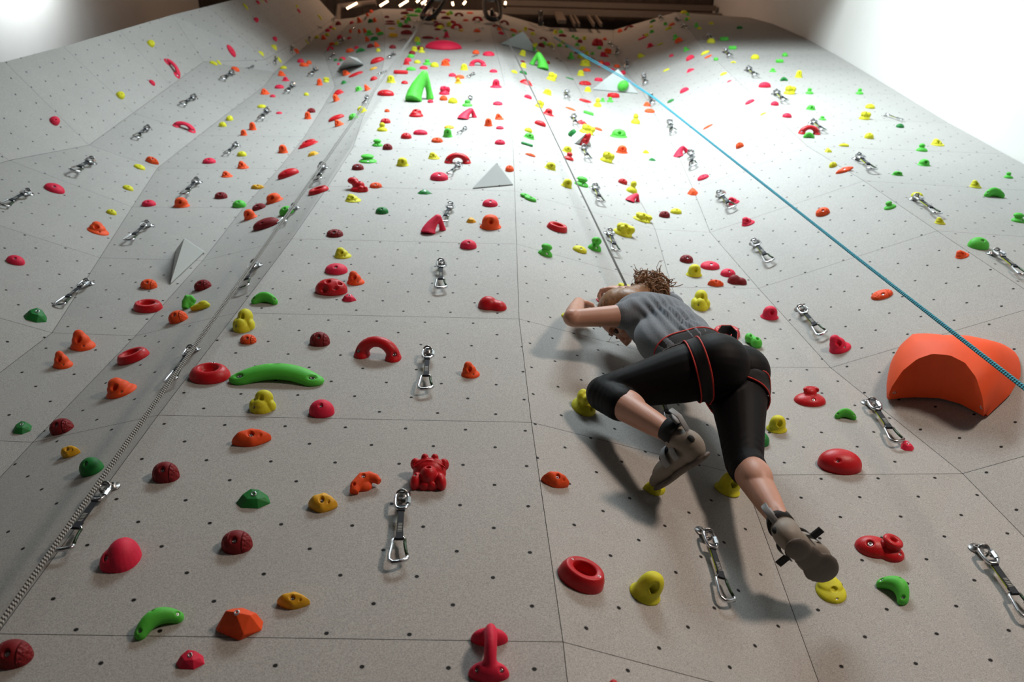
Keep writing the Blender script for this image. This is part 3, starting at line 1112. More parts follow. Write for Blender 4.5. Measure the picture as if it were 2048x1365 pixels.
# ------------------------------------------------------------------ every hold: colour, shape, box in the photograph, turn
HOLDS = []
def fit(pv, box, rot, onvol=True):
    x0, y0, x1, y1 = box; cx, cy, w, h = (x0 + x1) / 2, (y0 + y1) / 2, x1 - x0, y1 - y0
    bx, by = cx, y1 - .35 * h
    H = hit(bx, by) or hit(cx, cy)
    if H is None: return None
    s = w * (H[0] - CAM).dot(Vector(-ROT[:, 2])) / FPX if False else None
    depth = -float(np.array(H[0] - CAM) @ ROT[:, 2])
    s = w * depth / FPX; ry, rz = 1.0, 1.0
    M = None
    for it in range(14):
        H2 = hit(bx, by) or H
        H = H2
        x, y, n = frame_from(H[1])
        a = math.radians(rot)
        X = x * math.cos(a) + y * math.sin(a); Y = y * math.cos(a) - x * math.sin(a)
        B = np.array([list(X * s), list(Y * s * ry), list(n * s * rz)])
        pix = proj(pv @ B + np.array(H[0]))
        lo, hi = pix.min(0), pix.max(0)
        fw, fh = w / (hi[0] - lo[0]), h / (hi[1] - lo[1])
        s *= min(1.4, max(.7, fw))
        q = fh / min(1.4, max(.7, fw))
        nz = rz * q ** .8
        rz2 = min(1.5, max(.5, nz))
        if nz != rz2: ry = min(1.5, max(.6, ry * (nz / rz2) ** .7))
        rz = rz2
        bx += cx - (lo[0] + hi[0]) / 2; by += cy - (lo[1] + hi[1]) / 2
    return Matrix(((X.x * s, Y.x * s * ry, n.x * s * rz, H[0].x), (X.y * s, Y.y * s * ry, n.y * s * rz, H[0].y), (X.z * s, Y.z * s * ry, n.z * s * rz, H[0].z), (0, 0, 0, 1))), H[3]
BOLT = Geo().lathe([(1, -.6), (1, .1), (.9, .2), (.55, .2), (.5, .1), (.5, -.3)], 16).mesh('bolt')
BOLT.materials.append(M_BOLT)
def read_holds(txt):
    ox = oy = 0; sc = 1
    for line in txt.strip().splitlines():
        t = line.split()
        if t[0] == '@': ox, oy, sc = float(t[1]), float(t[2]), float(t[3]); continue
        b = [float(q) for q in t[2:6]]
        yield t[0], t[1], (ox + b[0] / sc, oy + b[1] / sc, ox + b[2] / sc, oy + b[3] / sc), float(t[6]) if len(t) > 6 else 0.0
def axis_rot(d):
    return Vector((0, 0, 1)).rotation_difference(Vector(d).normalized()).to_matrix().to_4x4()
for c, shape, box, rot in read_holds(HOLD_DATA):
    pr = PROTO[shape]
    r = fit(pr['np'], box, rot)
    if r is None: print('MISS', c, shape, box); continue
    M, on = r
    o = bpy.data.objects.new(pr['kind'], pr['me']); COL.objects.link(o)
    if not pr['me'].materials: pr['me'].materials.append(MATS['R'][0])
    o.material_slots[0].link = 'OBJECT'; o.material_slots[0].material = MATS[c][1 if shape == 'pebble' else 0]
    o.matrix_world = M
    w = box[2] - box[0]
    if w > 24:
        for p, d, rad in pr['bolts']:
            b = bpy.data.objects.new('bolt', BOLT); COL.objects.link(b); b.parent = o
            b.matrix_local = Matrix.Translation(p) @ axis_rot(d) @ Matrix.Diagonal((rad, rad, rad, 1))
    HOLDS.append(dict(o=o, c=c, shape=shape, box=box, on=on, words=pr['words'], rot=rot))
DRAW_DATA = """
@ 0 0 3.992
1190 1030 1075 1110
1560 785 1445 845
1860 590 1770 640
1900 1165 1800 1240
740 1305 575 1385
@ 400 0 5.1125
548 675 475 708
770 585 705 625
935 475 870 515
1115 380 1070 405
1240 290 1205 320
1190 720 1130 775
955 885 890 950
700 1145 615 1230
1378 562 1320 605
1470 415 1430 450
1580 290 1560 325
1700 190 1690 220
1990 560 1960 615
1910 740 1875 800
1720 1010 1680 1070
@ 600 0 7.984
545 290 530 360
1690 640 1640 705
1830 450 1790 500
1925 335 1880 390
@ 820 0 7.984
330 150 305 210
1240 270 1265 350
1115 360 1110 420
1175 460 1165 525
1118 640 1115 725
1075 890 1075 960
1025 1190 1030 1310
@ 1040 0 7.984
345 405 300 420
495 755 520 820
570 940 600 1020
1340 455 1320 590
1420 700 1500 745
1560 795 1640 865
1710 995 1800 1070
@ 1260 0 7.984
480 285 540 305
730 325 800 360
825 440 930 495
1240 580 1320 625
1505 835 1640 935
@ 1024 0 3.992
430 745 455 790
480 940 515 1005
558 1190 612 1282
1055 615 1105 660
1112 775 1165 822
1262 985 1330 1050
1432 1232 1512 1328
@ 1480 60 6.4
85 520 230 610
435 825 600 940
905 1195 1080 1310
@ 1536 0 3.992
920 925 1095 940
700 1272 845 1372
@ 512 0 3.992
1680 1030 1680 1108
1630 1325 1615 1440
1715 790 1735 850
550 1345 480 1470
@ 512 342 3.992
1560 290 1555 440
1478 750 1475 965
330 300 200 435
20 760 -110 960
@ 0 342 3.992
240 185 10 295
1590 95 1460 205
1200 440 1015 575
725 905 455 1095
@ 1024 342 3.992
645 140 712 265
760 500 832 660
1925 580 2075 745
1655 198 1770 312
@ 1536 342 3.992
245 1105 450 1330
1150 230 1370 362
1778 665 2060 858
@ 0 684 3.992
1565 70 1350 350
900 1160 470 1715
@ 512 684 3.992
1375 85 1350 415
1175 1225 1130 1815
@ 1024 684 3.992
1145 400 1270 690
@ 1536 684 3.992
790 490 1050 835
@ 1024 1023 3.992
1510 165 1725 768
@ 1536 1023 3.992
1660 300 2120 900
"""
# ------------------------------------------------------------------ quickdraws
M_ALU = plain('polished_aluminium', (205, 208, 212), .22, 1.0, noise=.03)
M_ZINC = plain('zinc_steel', (150, 150, 150), .35, 1.0, noise=.08)
M_WEB = plain('black_webbing', (34, 38, 44), .85, noise=.1, scale=200)
M_LIME = plain('lime_webbing', (188, 200, 40), .8)
M_STITCH = plain('grey_stitching', (170, 170, 165), .8)
M_GATE = plain('green_gate', (44, 62, 40), .4, .6)
def oval(w, h, cy, z, n=28):
    """rounded link outline in the x-y plane, centre cy"""
    out = []
    for i in range(n):
        a = 2 * math.pi * i / n
        c, s = math.cos(a), math.sin(a)
        k = (abs(c) ** 3.2 + abs(s) ** 3.2) ** (-1 / 3.2)
        out.append((w * c * k, cy + h * s * k, z))
    return out
def quickdraw():
    root = empty('quickdraw')
    g = Geo().lathe([(.021, 0), (.021, .003), (.02, .004), (.009, .004), (.009, .012), (.004, .0125), (.004, .008)], 24)
    e = Geo().box((0, -.03, .012), (.022, .035, .003), Matrix.Rotation(-.55, 3, 'X'))
    g.add(e.v, e.f)
    g.tube([(.0155 * math.cos(a), -.038 + .0155 * math.sin(a) * .5, .026 + .0155 * math.sin(a)) for a in np.linspace(0, 2 * math.pi, 20, endpoint=False)], .0035, 8, closed=True)
    link('hanger', g.mesh('hanger'), M_ZINC, root)
    q = link('quick_link', Geo().tube(oval(.017, .034, -.062, .03), .0048, 10, closed=True).mesh('quick_link'), M_ALU, root)
    link('screw_sleeve', Geo().tube([(.017, -.078, .03), (.017, -.052, .03)], .0082, 6).mesh('screw_sleeve', False), M_ALU, q)
    s = link('sling', Geo().box((0, -.145, .028), (.0165, .13, .0035)).box((0, -.093, .029), (.019, .02, .007)).box((0, -.2, .027), (.0185, .026, .008)).mesh('sling', False), M_WEB, root)
    link('edging', Geo().box((-.0068, -.145, .0245), (.0045, .126, .0034)).mesh('edging', False), M_LIME, s)
    g = Geo()
    for i in range(6): g.box((0, -.156 - i * .006, .0303), (.011, .0022, .0008))
    link('stitching', g.mesh('stitching', False), M_STITCH, s)
    pts = []
    for x, y in ((-.012, -.206), (-.017, -.214), (-.0185, -.235), (-.0225, -.27), (-.0215, -.285), (-.012, -.294), (.004, -.2915), (.02, -.284), (.024, -.277), (.022, -.27)): pts.append((x, y, .024))
    g = Geo().tube(pts, [.0048, .005, .005, .0052, .0054, .0056, .0054, .0052, .0048, .004], 10)
    g.tube([(-.012, -.206, .024), (-.004, -.2, .024), (.008, -.203, .024), (.014, -.212, .024)], .0046, 10)
    c = link('carabiner', g.mesh('carabiner'), M_ALU, root)
    link('gate', Geo().tube([(.014, -.212, .024), (.0145, -.228, .024), (.0175, -.25, .024), (.022, -.27, .024)], .0042, 10).mesh('gate'), M_GATE, c)
    return root
def copy_tree(o, parent=None):
    c = o.copy(); COL.objects.link(c); c.parent = parent
    for ch in list(o.children): copy_tree(ch, c)
    return c
QD = quickdraw()
QDP = np.array([(0, .012, .01), (0, -.297, .024)])
DRAWS = []
def read_draws(txt):
    ox = oy = 0; sc = 1
    for line in txt.strip().splitlines():
        t = line.split()
        if t[0] == '@': ox, oy, sc = [float(q) for q in t[1:4]]; continue
        b = [float(q) for q in t]
        yield ox + b[0] / sc, oy + b[1] / sc, ox + b[2] / sc, oy + b[3] / sc
for ax, ay, bx, by in read_draws(DRAW_DATA):
    H = hit(ax, ay, True)
    if H is None: print('MISS draw', ax, ay); continue
    x, y, n = frame_from(H[1])
    s, r = 1.0, 0.0
    for it in range(25):
        X = x * math.cos(r) + y * math.sin(r); Y = y * math.cos(r) - x * math.sin(r)
        B = np.array([list(X * s), list(Y * s), list(n * s)])
        q = proj(QDP @ B + np.array(H[0]))
        d = q[1] - q[0]; t = np.array([bx - ax, by - ay])
        s *= (np.linalg.norm(t) / np.linalg.norm(d)) ** .7
        s = min(1.3, max(.5, s))
        a = math.atan2(t[0], t[1]) - math.atan2(d[0], d[1])
        r = min(.5, max(-.5, r + a * .6))
    o = QD if not DRAWS else copy_tree(QD)
    o.matrix_world = Matrix(((X.x * s, Y.x * s, n.x * s, H[0].x), (X.y * s, Y.y * s, n.y * s, H[0].y), (X.z * s, Y.z * s, n.z * s, H[0].z), (0, 0, 0, 1)))
    o['group'] = 'quickdraws hanging on the climbing wall'; o['category'] = 'quickdraw'
    DRAWS.append(dict(o=o, box=(min(ax, bx), ay, max(ax, bx), by)))

# ------------------------------------------------------------------ big orange volume
def resample(pts, n):
    pts = [np.array(p, float) for p in pts]
    d = [0]
    for a, b in zip(pts, pts[1:]): d.append(d[-1] + np.linalg.norm(b - a))
    t = np.linspace(0, d[-1], n)
    return np.stack([np.interp(t, d, [p[k] for p in pts]) for k in range(2)], 1)
def orange_volume():
    n = 40
    wb = resample([(1776, 800), (1800, 797), (1830, 795), (1880, 797), (1920, 808), (1967, 833)], n)
    ob = resample([(1775, 797), (1783, 775), (1805, 742), (1835, 718), (1865, 708), (1900, 711), (1930, 726), (1952, 755), (1965, 795), (1969, 831)], n)
    wt = resample([(1773, 796), (1773, 765), (1781, 728), (1802, 695), (1830, 674), (1862, 680), (1905, 692), (1960, 692), (2026, 698), (2040, 720), (2042, 752), (2020, 790), (1975, 832)], n)
    p0, nn = on_wall(1880, 780)
    def at(px, py, out):
        r = ray(px, py); return CAM + r * ((p0 - CAM).dot(nn) + out) / r.dot(nn)
    rows = []; m = 8
    for i in range(n):
        s = i / (n - 1); out = .2 * max(0, math.sin(math.pi * s)) ** .55 + .012
        a, b, c = at(*wb[i], .012), at(*ob[i], out), at(*wt[i], .012)
        L = [a.lerp(b, k / m) for k in range(m)]
        for k in range(m + 1):
            t = k / m; q = b.lerp(c, t) + nn * (.35 * out * math.sin(math.pi * t))
            L.append(q)
        rows.append(L)
    vs = [p for L in rows for p in L]; w = len(rows[0]); fs = []
    for i in range(n - 1):
        for k in range(w - 1): fs.append((i * w + k, i * w + k + 1, (i + 1) * w + k + 1, (i + 1) * w + k))
        fs.append((i * w + w - 1, i * w, (i + 1) * w, (i + 1) * w + w - 1))
    c = p0.copy()
    g = Geo().add([v - c for v in vs], fs)
    me = mesh_from('curved_volume', g.v, g.f)
    bm = bmesh.new(); bm.from_mesh(me); bmesh.ops.remove_doubles(bm, verts=bm.verts[:], dist=.002)
    bmesh.ops.recalc_face_normals(bm, faces=bm.faces[:])
    for e in bm.edges:
        if len(e.link_faces) == 2 and e.calc_face_angle(0) > .6: e.smooth = False
    bm.to_mesh(me); bm.free()
    me.polygons.foreach_set('use_smooth', [True] * len(me.polygons))
    o = link('curved_volume', me, MATS['O'][0]); o.location = c
    tag(o, 'huge curved orange volume that the blue rope passes in front of', 'climbing volume')
    bv = BVHTree.FromPolygons([v.co + c for v in me.vertices], [tuple(p.vertices) for p in me.polygons])
    for px, py in ((1789, 786), (1962, 816)):
        h = bv.ray_cast(CAM, ray(px, py).normalized())
        if h[0] is not None:
            b = bpy.data.objects.new('bolt', BOLT); COL.objects.link(b); b.parent = o
            b.matrix_local = Matrix.Translation(h[0] - c) @ axis_rot(h[1]) @ Matrix.Diagonal((.008, .008, .006, 1))
    return o
orange_volume()

# ------------------------------------------------------------------ ropes and the anchors they hang from
def rope_mat(name, a, b, scale, ang=.6):
    k = NT(name); uv = k.node('ShaderNodeUVMap', uv_map='UVMap').outputs[0]
    sp = k.node('ShaderNodeSeparateXYZ'); k.put(sp.inputs[0], uv)
    t = k.math('ADD', k.math('MULTIPLY', sp.outputs[1], scale), k.math('MULTIPLY', sp.outputs[0], 2.0))
    f = k.math('PINGPONG', t, 1.0)
    k.put(k.b.inputs['Base Color'], k.mix(k.ramp(f, .42, .58), lin(a), lin(b))); k.b.inputs['Roughness'].default_value = .8
    k.bump(f, .5, .002)
    return k.m
M_ROPE_G = rope_mat('grey_rope', (24, 24, 25), (170, 168, 162), 190)
M_ROPE_D = rope_mat('dark_grey_rope', (30, 30, 31), (120, 116, 110), 190)
M_ROPE_B = rope_mat('blue_rope', (20, 60, 76), (62, 178, 200), 170)
def strand(name, pts, r, mat, parent, n=8):
    """rope strand as a tube with running-length UVs"""
    g = Geo().tube(pts, r, n); me = g.mesh(name)
    L = [0.0]
    for a, b in zip(pts, pts[1:]): L.append(L[-1] + (Vector(b) - Vector(a)).length)
    l = me.uv_layers.new(name='UVMap')
    for p in me.polygons:
        ks = [me.loops[i].vertex_index % n for i in p.loop_indices]
        wrap = max(ks) - min(ks) > n / 2
        for i, k in zip(p.loop_indices, ks):
            u = k / n
            if wrap and k == 0: u = 1.0
            l.data[i].uv = (u, L[me.loops[i].vertex_index // n])
    return link(name, me, mat, parent)
def rope(name, pts, r, gap, mat, label):
    """doubled rope: two strands side by side"""
    pts = [Vector(p) for p in pts]; o = empty(name, pts[-1]); tag(o, label, 'rope')
    fine = []
    for a, b in zip(pts, pts[1:]):
        for i in range(12): fine.append(a.lerp(b, i / 12))
    fine.append(pts[-1])
    side = (fine[-1] - fine[0]).normalized().cross(CAM - fine[-1]).normalized()
    for sgn in (-1, 1):
        q = [p - o.location + side * (sgn * gap * (1 + .6 * math.sin(3.1 * i / len(fine) * 2 + .6))) for i, p in enumerate(fine)]
        strand('strand', q, r, mat, o)
    return o
def at_y(px, py, y):
    r = ray(px, py); return CAM + r * (y / r.y)
def at_z(px, py, z):
    r = ray(px, py); return CAM + r * ((z - EYE) / r.z)
A1, A2 = at_y(866, 14, 1.42), at_y(984, 15, 1.42)
LOW = at_y(-70, 1348, 1.47)
rope('climbing_rope', [A1, LOW, LOW + (LOW - A1) * ((LOW.z - .06) / (A1.z - LOW.z))], .0036, .0036, M_ROPE_G, 'pale doubled rope running down the left side of the central panel')
rope('climbing_rope', [A2, at_y(1290, 650, 1.66)], .0031, .0033, M_ROPE_D, 'thin grey rope rising from the climber to the roof anchor')
def anchor(name, P, label, bar):
    """swivelling steel anchor: rounded frame with a roller bar, held by an arm off the wall top"""
    o = empty(name, P); tag(o, label, 'rope anchor', 'rope anchors at the top of the wall')
    pts = oval(.1, .24, 0, 0, 32)
    R = Matrix.Rotation(math.radians(bar), 3, 'Y') @ Matrix.Rotation(math.radians(-62), 3, 'X')
    f = Geo().tube([R @ Vector(p) for p in pts], .032, 12, closed=True)
    link('frame', f.mesh('frame'), M_DARK, o)
    link('roller', Geo().tube([R @ Vector((-.1, -.16, 0)), R @ Vector((.1, -.16, 0))], .02, 12).mesh('roller'), M_ZINC, o)
    link('arm', Geo().tube([Vector((0, .03, .1)), Vector((0, 1.6 - P.y, .16))], .028, 10).mesh('arm'), M_DARK, o)
anchor('rope_anchor', A1 + Vector((0, .02, .1)), 'black rope anchor at the wall top over the long pale rope', 25)
anchor('rope_anchor', A2 + Vector((0, .02, .1)), 'black rope anchor at the wall top over the climber', -8)
rope('climbing_rope', [at_y(1108, 74, 1.66), at_y(1172, 114, 1.56), at_y(1248, 156, 1.5), at_y(1310, 197, 1.46), at_y(1700, 505, 1.34), at_y(2110, 824, 1.27), at_y(2110, 824, 1.27) + (at_y(2110, 824, 1.27) - at_y(1700, 505, 1.34)) * 1.9], .0046, .0048, M_ROPE_B, 'blue doubled rope slanting down across the right bays')
# ------------------------------------------------------------------ the climber
def W(px, py, y): return at_y(px, py, y)
PEL = W(1450, 738, 1.5)
J = dict(toeR=W(1650, 1138, 1.715), heelR=W(1572, 1072, 1.56), ankR=W(1562, 1046, 1.585), kneeR=W(1488, 925, 1.62), hipR=W(1474, 756, 1.545),
         hipL=W(1412, 737, 1.455), kneeL=W(1207, 788, 1.55), ankL=W(1358, 878, 1.5), heelL=W(1394, 893, 1.455), toeL=W(1312, 956, 1.65),
         pel=W(1434, 744, 1.5), waist=W(1386, 697, 1.515), chest=W(1322, 648, 1.53), neck=W(1287, 624, 1.545),
         shL=W(1272, 630, 1.485), shR=W(1338, 618, 1.6), elL=W(1146, 637, 1.465), haL=W(1157, 606, 1.562), head=W(1251, 633, 1.552), haR=W(1254, 582, 1.635), elR=W(1318, 592, 1.64))
J = {k: v - PEL for k, v in J.items()}
def limb(g, a, b, prof, n=20, flat=None):
    """tapering limb from a to b; prof = (fraction, radius) pairs"""
    ts = np.linspace(prof[0][0], prof[-1][0], 14)
    g.tube([a.lerp(b, t) for t in ts], [float(np.interp(t, [p[0] for p in prof], [p[1] for p in prof])) for t in ts], n, flat=flat)
    for t in (prof[0], prof[-1]): g.sphere(a.lerp(b, t[0]), t[1], 16, 10)
def basis(x, z):
    x = x.normalized(); z = (z - x * z.dot(x)).normalized(); y = z.cross(x)
    return Matrix((x, y, z)).transposed()
M_SKIN = NT('skin'); k = M_SKIN; co = k.coord()
k.put(k.b.inputs['Base Color'], k.mix(k.noise(co, 14, 3), lin((174, 126, 106)), lin((194, 146, 124))))
k.b.inputs['Roughness'].default_value = .5; k.b.inputs['Subsurface Weight'].default_value = .08
k.b.inputs['Subsurface Radius'].default_value = (.02, .008, .004)
k.bump(k.noise(co, 500, 2), .08, .001); M_SKIN = k.m
F = Vector((-.22, .78, -.52)).normalized(); U = Vector((-.74, .08, .62)); HB = basis(F, U)   # head frame: x = face, z = crown
HC = J['head']
def hd(x, y, z): return HC + HB @ Vector((x, y, z))
tx = (J['chest'] - J['waist']).normalized()
TB = basis(tx, J['shR'] - J['shL'])       # torso frame: x = up the spine, z = towards the right shoulder
def torso(g, grow=0.0, chest=True):
    for p, r in ((J['pel'], (.1, .1, .132)), (J['waist'], (.12, .088, .117)), (J['waist'].lerp(J['chest'], .5), (.13, .098, .132)), (J['chest'], (.14, .105, .15)),
                 (J['chest'].lerp(J['neck'], .55), (.09, .09, .155))):
        g.sphere(p, [q + grow for q in r], 28, 20, TB)
def arm(g, sh, el, ha, grow=0, upto=1.0):
    limb(g, sh, el, [(0, .052 + grow), (.4, .042 + grow), (1, .034 + grow)] if upto == 1 else [(0, .058 + grow), (upto, .044 + grow)])
    if upto == 1: limb(g, el, ha, [(0, .034), (.3, .038), (.7, .031), (1, .025)])
def hand(g, wrist, d, nrm, sgn):
    """palm, four bent fingers and a thumb; d = out of the forearm, nrm = palm normal"""
    B = basis(d, nrm); q = lambda x, y, z: wrist + B @ Vector((x, y, z))
    g.sphere(q(.045, 0, 0), (.052, .04, .018), 18, 12, B); g.sphere(q(.015, 0, 0), (.03, .028, .02), 14, 10, B)
    for i, (y, ln) in enumerate(((-.03, .82), (-.01, 1.0), (.011, .95), (.03, .75))):
        p = Vector((.085 - abs(y) * .15, y, .0)); pts = [q(*p)]; a = .35 + .08 * i
        for L in (.042, .027, .021):
            p = p + Vector((math.cos(a) * L * ln, y * .08, math.sin(a) * L * ln)); pts.append(q(*p)); a += .85
        g.tube(pts, [.0095, .009, .0082, .0068], 12)
        for r, t in zip((.0095, .009, .0082, .0068), pts): g.sphere(t, r * 1.04, 10, 8)
    pts = [q(.02, sgn * .03, .004), q(.045, sgn * .052, .016), q(.07, sgn * .055, .03), q(.088, sgn * .046, .04)]
    g.tube(pts, [.013, .0115, .0098, .0075], 12)
    for r, t in zip((.013, .0115, .0098, .0075), pts): g.sphere(t, r, 10, 8)
def body():
    g = Geo()
    torso(g, -.006)
    limb(g, J['chest'].lerp(J['neck'], .6), HC + HB @ Vector((-.035, 0, -.06)), [(0, .07), (.5, .052), (1, .05)])
    g.sphere(hd(-.012, 0, .03), (.098, .076, .088), 28, 20, HB); g.sphere(hd(.022, 0, -.03), (.068, .06, .085), 24, 18, HB); g.sphere(hd(.052, 0, -.088), (.034, .034, .026), 16, 12, HB)
    g.tube([hd(.082, 0, .012), hd(.098, 0, -.012), hd(.112, 0, -.035), hd(.096, 0, -.044)], [.009, .0105, .0125, .011], 12)           # nose
    for s in (-1, 1):
        g.sphere(hd(.095, s * .012, -.04), (.011, .0085, .008), 12, 8, HB)                                                             # nostril wings
        g.sphere(hd(.078, s * .033, .027), (.016, .028, .009), 12, 8, HB)                                                              # brow
        g.sphere(hd(.055, s * .04, -.022), (.026, .022, .022), 12, 8, HB)                                                              # cheekbone
        g.tube([hd(-.012 + .022 * math.cos(a), s * (.074 + .006 * math.cos(a)), -.012 + .03 * math.sin(a)) for a in np.linspace(0, 6.283, 14, endpoint=False)], .0065, 8, closed=True)
        g.sphere(hd(-.01, s * .068, -.012), (.02, .008, .026), 12, 8, HB)                                                              # ear
    g.sphere(hd(.083, 0, -.063), (.011, .025, .0065), 14, 10, HB); g.sphere(hd(.081, 0, -.074), (.011, .02, .0065), 14, 10, HB)       # lips
    arm(g, J['shL'], J['elL'], J['haL']); arm(g, J['shR'], J['elR'], J['haR'])
    g.sphere(J['elL'] + Vector((-.006, -.006, -.006)), .034)
    dl = (J['haL'] - J['elL']).normalized(); hand(g, J['haL'] - dl * .01, (dl + Vector((.05, .35, .0))), Vector((.25, .8, -.45)), 1)
    dr = (J['haR'] - J['elR']).normalized(); hand(g, J['haR'], (dr + Vector((0, .1, .2))), Vector((0, .9, -.4)), -1)
    for s in 'LR':
        limb(g, J['hip' + s], J['knee' + s], [(0, .098), (.25, .095), (.6, .074), (1, .056)])
        kn, an = J['knee' + s], J['ank' + s]
        limb(g, kn, an, [(0, .054), (.2, .054), (.7, .04), (.9, .031), (1, .033)])
        back = (kn - J['hip' + s]).normalized() - (an - kn).normalized(); back = back - (an - kn).normalized() * back.dot((an - kn).normalized())
        back.normalize()
        if s == 'R': back = Vector((.1, -1, -.1)).normalized()
        else: back = -back if back.dot(Vector((1, 0, 0))) < 0 else back
        g.sphere(kn.lerp(an, .3) + back * .014, (.085, .05, .05), 20, 14, basis(an - kn, back))                                        # calf muscle
        g.tube([kn.lerp(an, .72) + back * .02, an + back * .026], [.014, .012], 10)                                                    # tendon
        h, t = J['heel' + s], J['toe' + s]
        limb(g, h.lerp(t, .12), h.lerp(t, .85), [(0, .026), (.6, .028), (1, .02)])
        limb(g, an, h.lerp(t, .2), [(0, .033), (1, .026)])
    me = g.solid('person', .0045, 3)
    # eyes: pressed sockets
    for s in (-1, 1): dimple(me, hd(.1, s * .033, .006), HB @ Vector((1, 0, 0)), .013, .009)
    o = link('person', me, M_SKIN); o.location = PEL
    tag(o, 'person climbing in grey T-shirt, black leggings and grey climbing shoes, left knee bent', 'person')
    return o
PERSON = body()
# eyes
g = Geo()
for s in (-1, 1): g.sphere(hd(.071, s * .033, .006), .0125, 16, 12)
link('eyes', g.mesh('eyes'), plain('eye_dark', (52, 40, 34), .2, noise=0), PERSON)
M_BROW = plain('brow_brown', (84, 58, 40), .8)
g = Geo()
for s in (-1, 1): g.tube([hd(.092, s * .016, .028), hd(.092, s * .034, .034), hd(.08, s * .052, .03)], [.003, .0036, .002], 8)
link('eyebrows', g.mesh('eyebrows'), M_BROW, PERSON)
link('lips', Geo().sphere(hd(.0865, 0, -.064), (.009, .021, .0045), 14, 10, HB).sphere(hd(.0855, 0, -.0735), (.009, .017, .0045), 14, 10, HB).mesh('lips'), plain('lip_tint', (168, 84, 76), .45), PERSON)

# hair: cap over the skull and a curly bun at the back of the head
def hair_mat():
    k = NT('brown_hair'); co = k.coord()
    f = k.noise(co, 60, 3); b = k.mix(f, lin((70, 46, 30)), lin((176, 130, 88)))
    k.put(k.b.inputs['Base Color'], b); k.b.inputs['Roughness'].default_value = .45; k.bump(f, .4, .004); return k.m
def hair():
    rg = random.Random(5); g = Geo()
    cap = Geo().sphere(hd(-.02, 0, .04), (.098, .083, .09), 28, 20, HB).sphere(hd(-.05, 0, -.0), (.07, .078, .085), 24, 18, HB)
    bun = J['head'] + (W(1301, 580, 1.52) - PEL - J['head'])
    cap.sphere(bun, .06, 20, 14).tube([hd(-.06, 0, .02), bun], [.05, .045], 16)
    me = cap.solid('hair_core', .008, 2)
    b = len(g.v); g.v += [v.co.copy() for v in me.vertices]; g.f += [tuple(p.vertices) for p in me.polygons]
    for i in range(230):
        # loose curls round the bun
        d = Vector((rg.gauss(0, 1), rg.gauss(0, 1), rg.gauss(0, 1))).normalized()
        e = d.orthogonal().normalized(); f = d.cross(e)
        rr = rg.uniform(.05, .088); cr = rg.uniform(.007, .018); tw = rg.uniform(2.5, 7); ph = rg.uniform(0, 6.28); ln = rg.uniform(.5, 1.7)
        pts = []
        for q in range(16):
            t = q / 15; a = ph + t * ln * 1.6
            base = (e * math.cos(a) + f * math.sin(a)) * rr * (1 - .1 * t) + d * (.02 * math.sin(a * 1.7))
            if i % 4 == 0: base = d * (.03 + .085 * t) + e * (.03 * t * t)
            curl = (e * math.cos(tw * t * 3 + ph) + d * math.sin(tw * t * 3 + ph)) * cr * (.4 + t)
            pts.append(bun + base + curl)
        r0 = rg.uniform(.0016, .0042)
        g.tube(pts, [r0 * (1 - .55 * q / 15) for q in range(16)], 6)
    for i in range(60):          # locks combed from the hairline back to the bun
        y = rg.uniform(-.07, .07); st = hd(rg.uniform(.02, .065), y, math.sqrt(max(0, .088 ** 2 - y * y)) * rg.uniform(.55, 1.05) + .02)
        mid = hd(-.05, y * 1.1, .11 * (1 - (y / .1) ** 2) + rg.uniform(-.01, .012)); end = bun + Vector((rg.gauss(0, .015), rg.gauss(0, .015), rg.gauss(0, .015)))
        pts = [st.lerp(mid, t / 7).lerp(mid.lerp(end, t / 7), t / 7) for t in range(8)]
        c = hd(-.03, 0, .02)
        pts = [c + (p - c) * max(1, .094 / max(.03, (p - c).length)) if t < 6 else p for t, p in enumerate(pts)]
        g.tube(pts, [rg.uniform(.003, .005)] * 8, 6)
    for i in range(4):           # fine flyaways beside the face
        s = rg.choice((-1, 1)); p = hd(.05, s * .06, -.0 + rg.uniform(-.03, .03)); pts = [p]
        v = HB @ Vector((.5, s * .3, -.7)) * .009
        for q in range(5): v = v + Vector((rg.gauss(0, .006), rg.gauss(0, .006), rg.gauss(0, .006))); p = p + v; pts.append(p)
        g.tube(pts, .0009, 5)
    o = link('hair', g.mesh('hair'), hair_mat(), PERSON)
    tie = [hd(-.075, 0, .025) + (bun - hd(-.075, 0, .025)) * .3 + HB @ Vector((.0, .036 * math.cos(a), .036 * math.sin(a))) for a in np.linspace(0, 6.283, 20, endpoint=False)]
    link('hair_tie', Geo().tube(tie, .008, 8, closed=True).mesh('hair_tie'), plain('pink_elastic', (208, 84, 92), .7), PERSON)
hair()

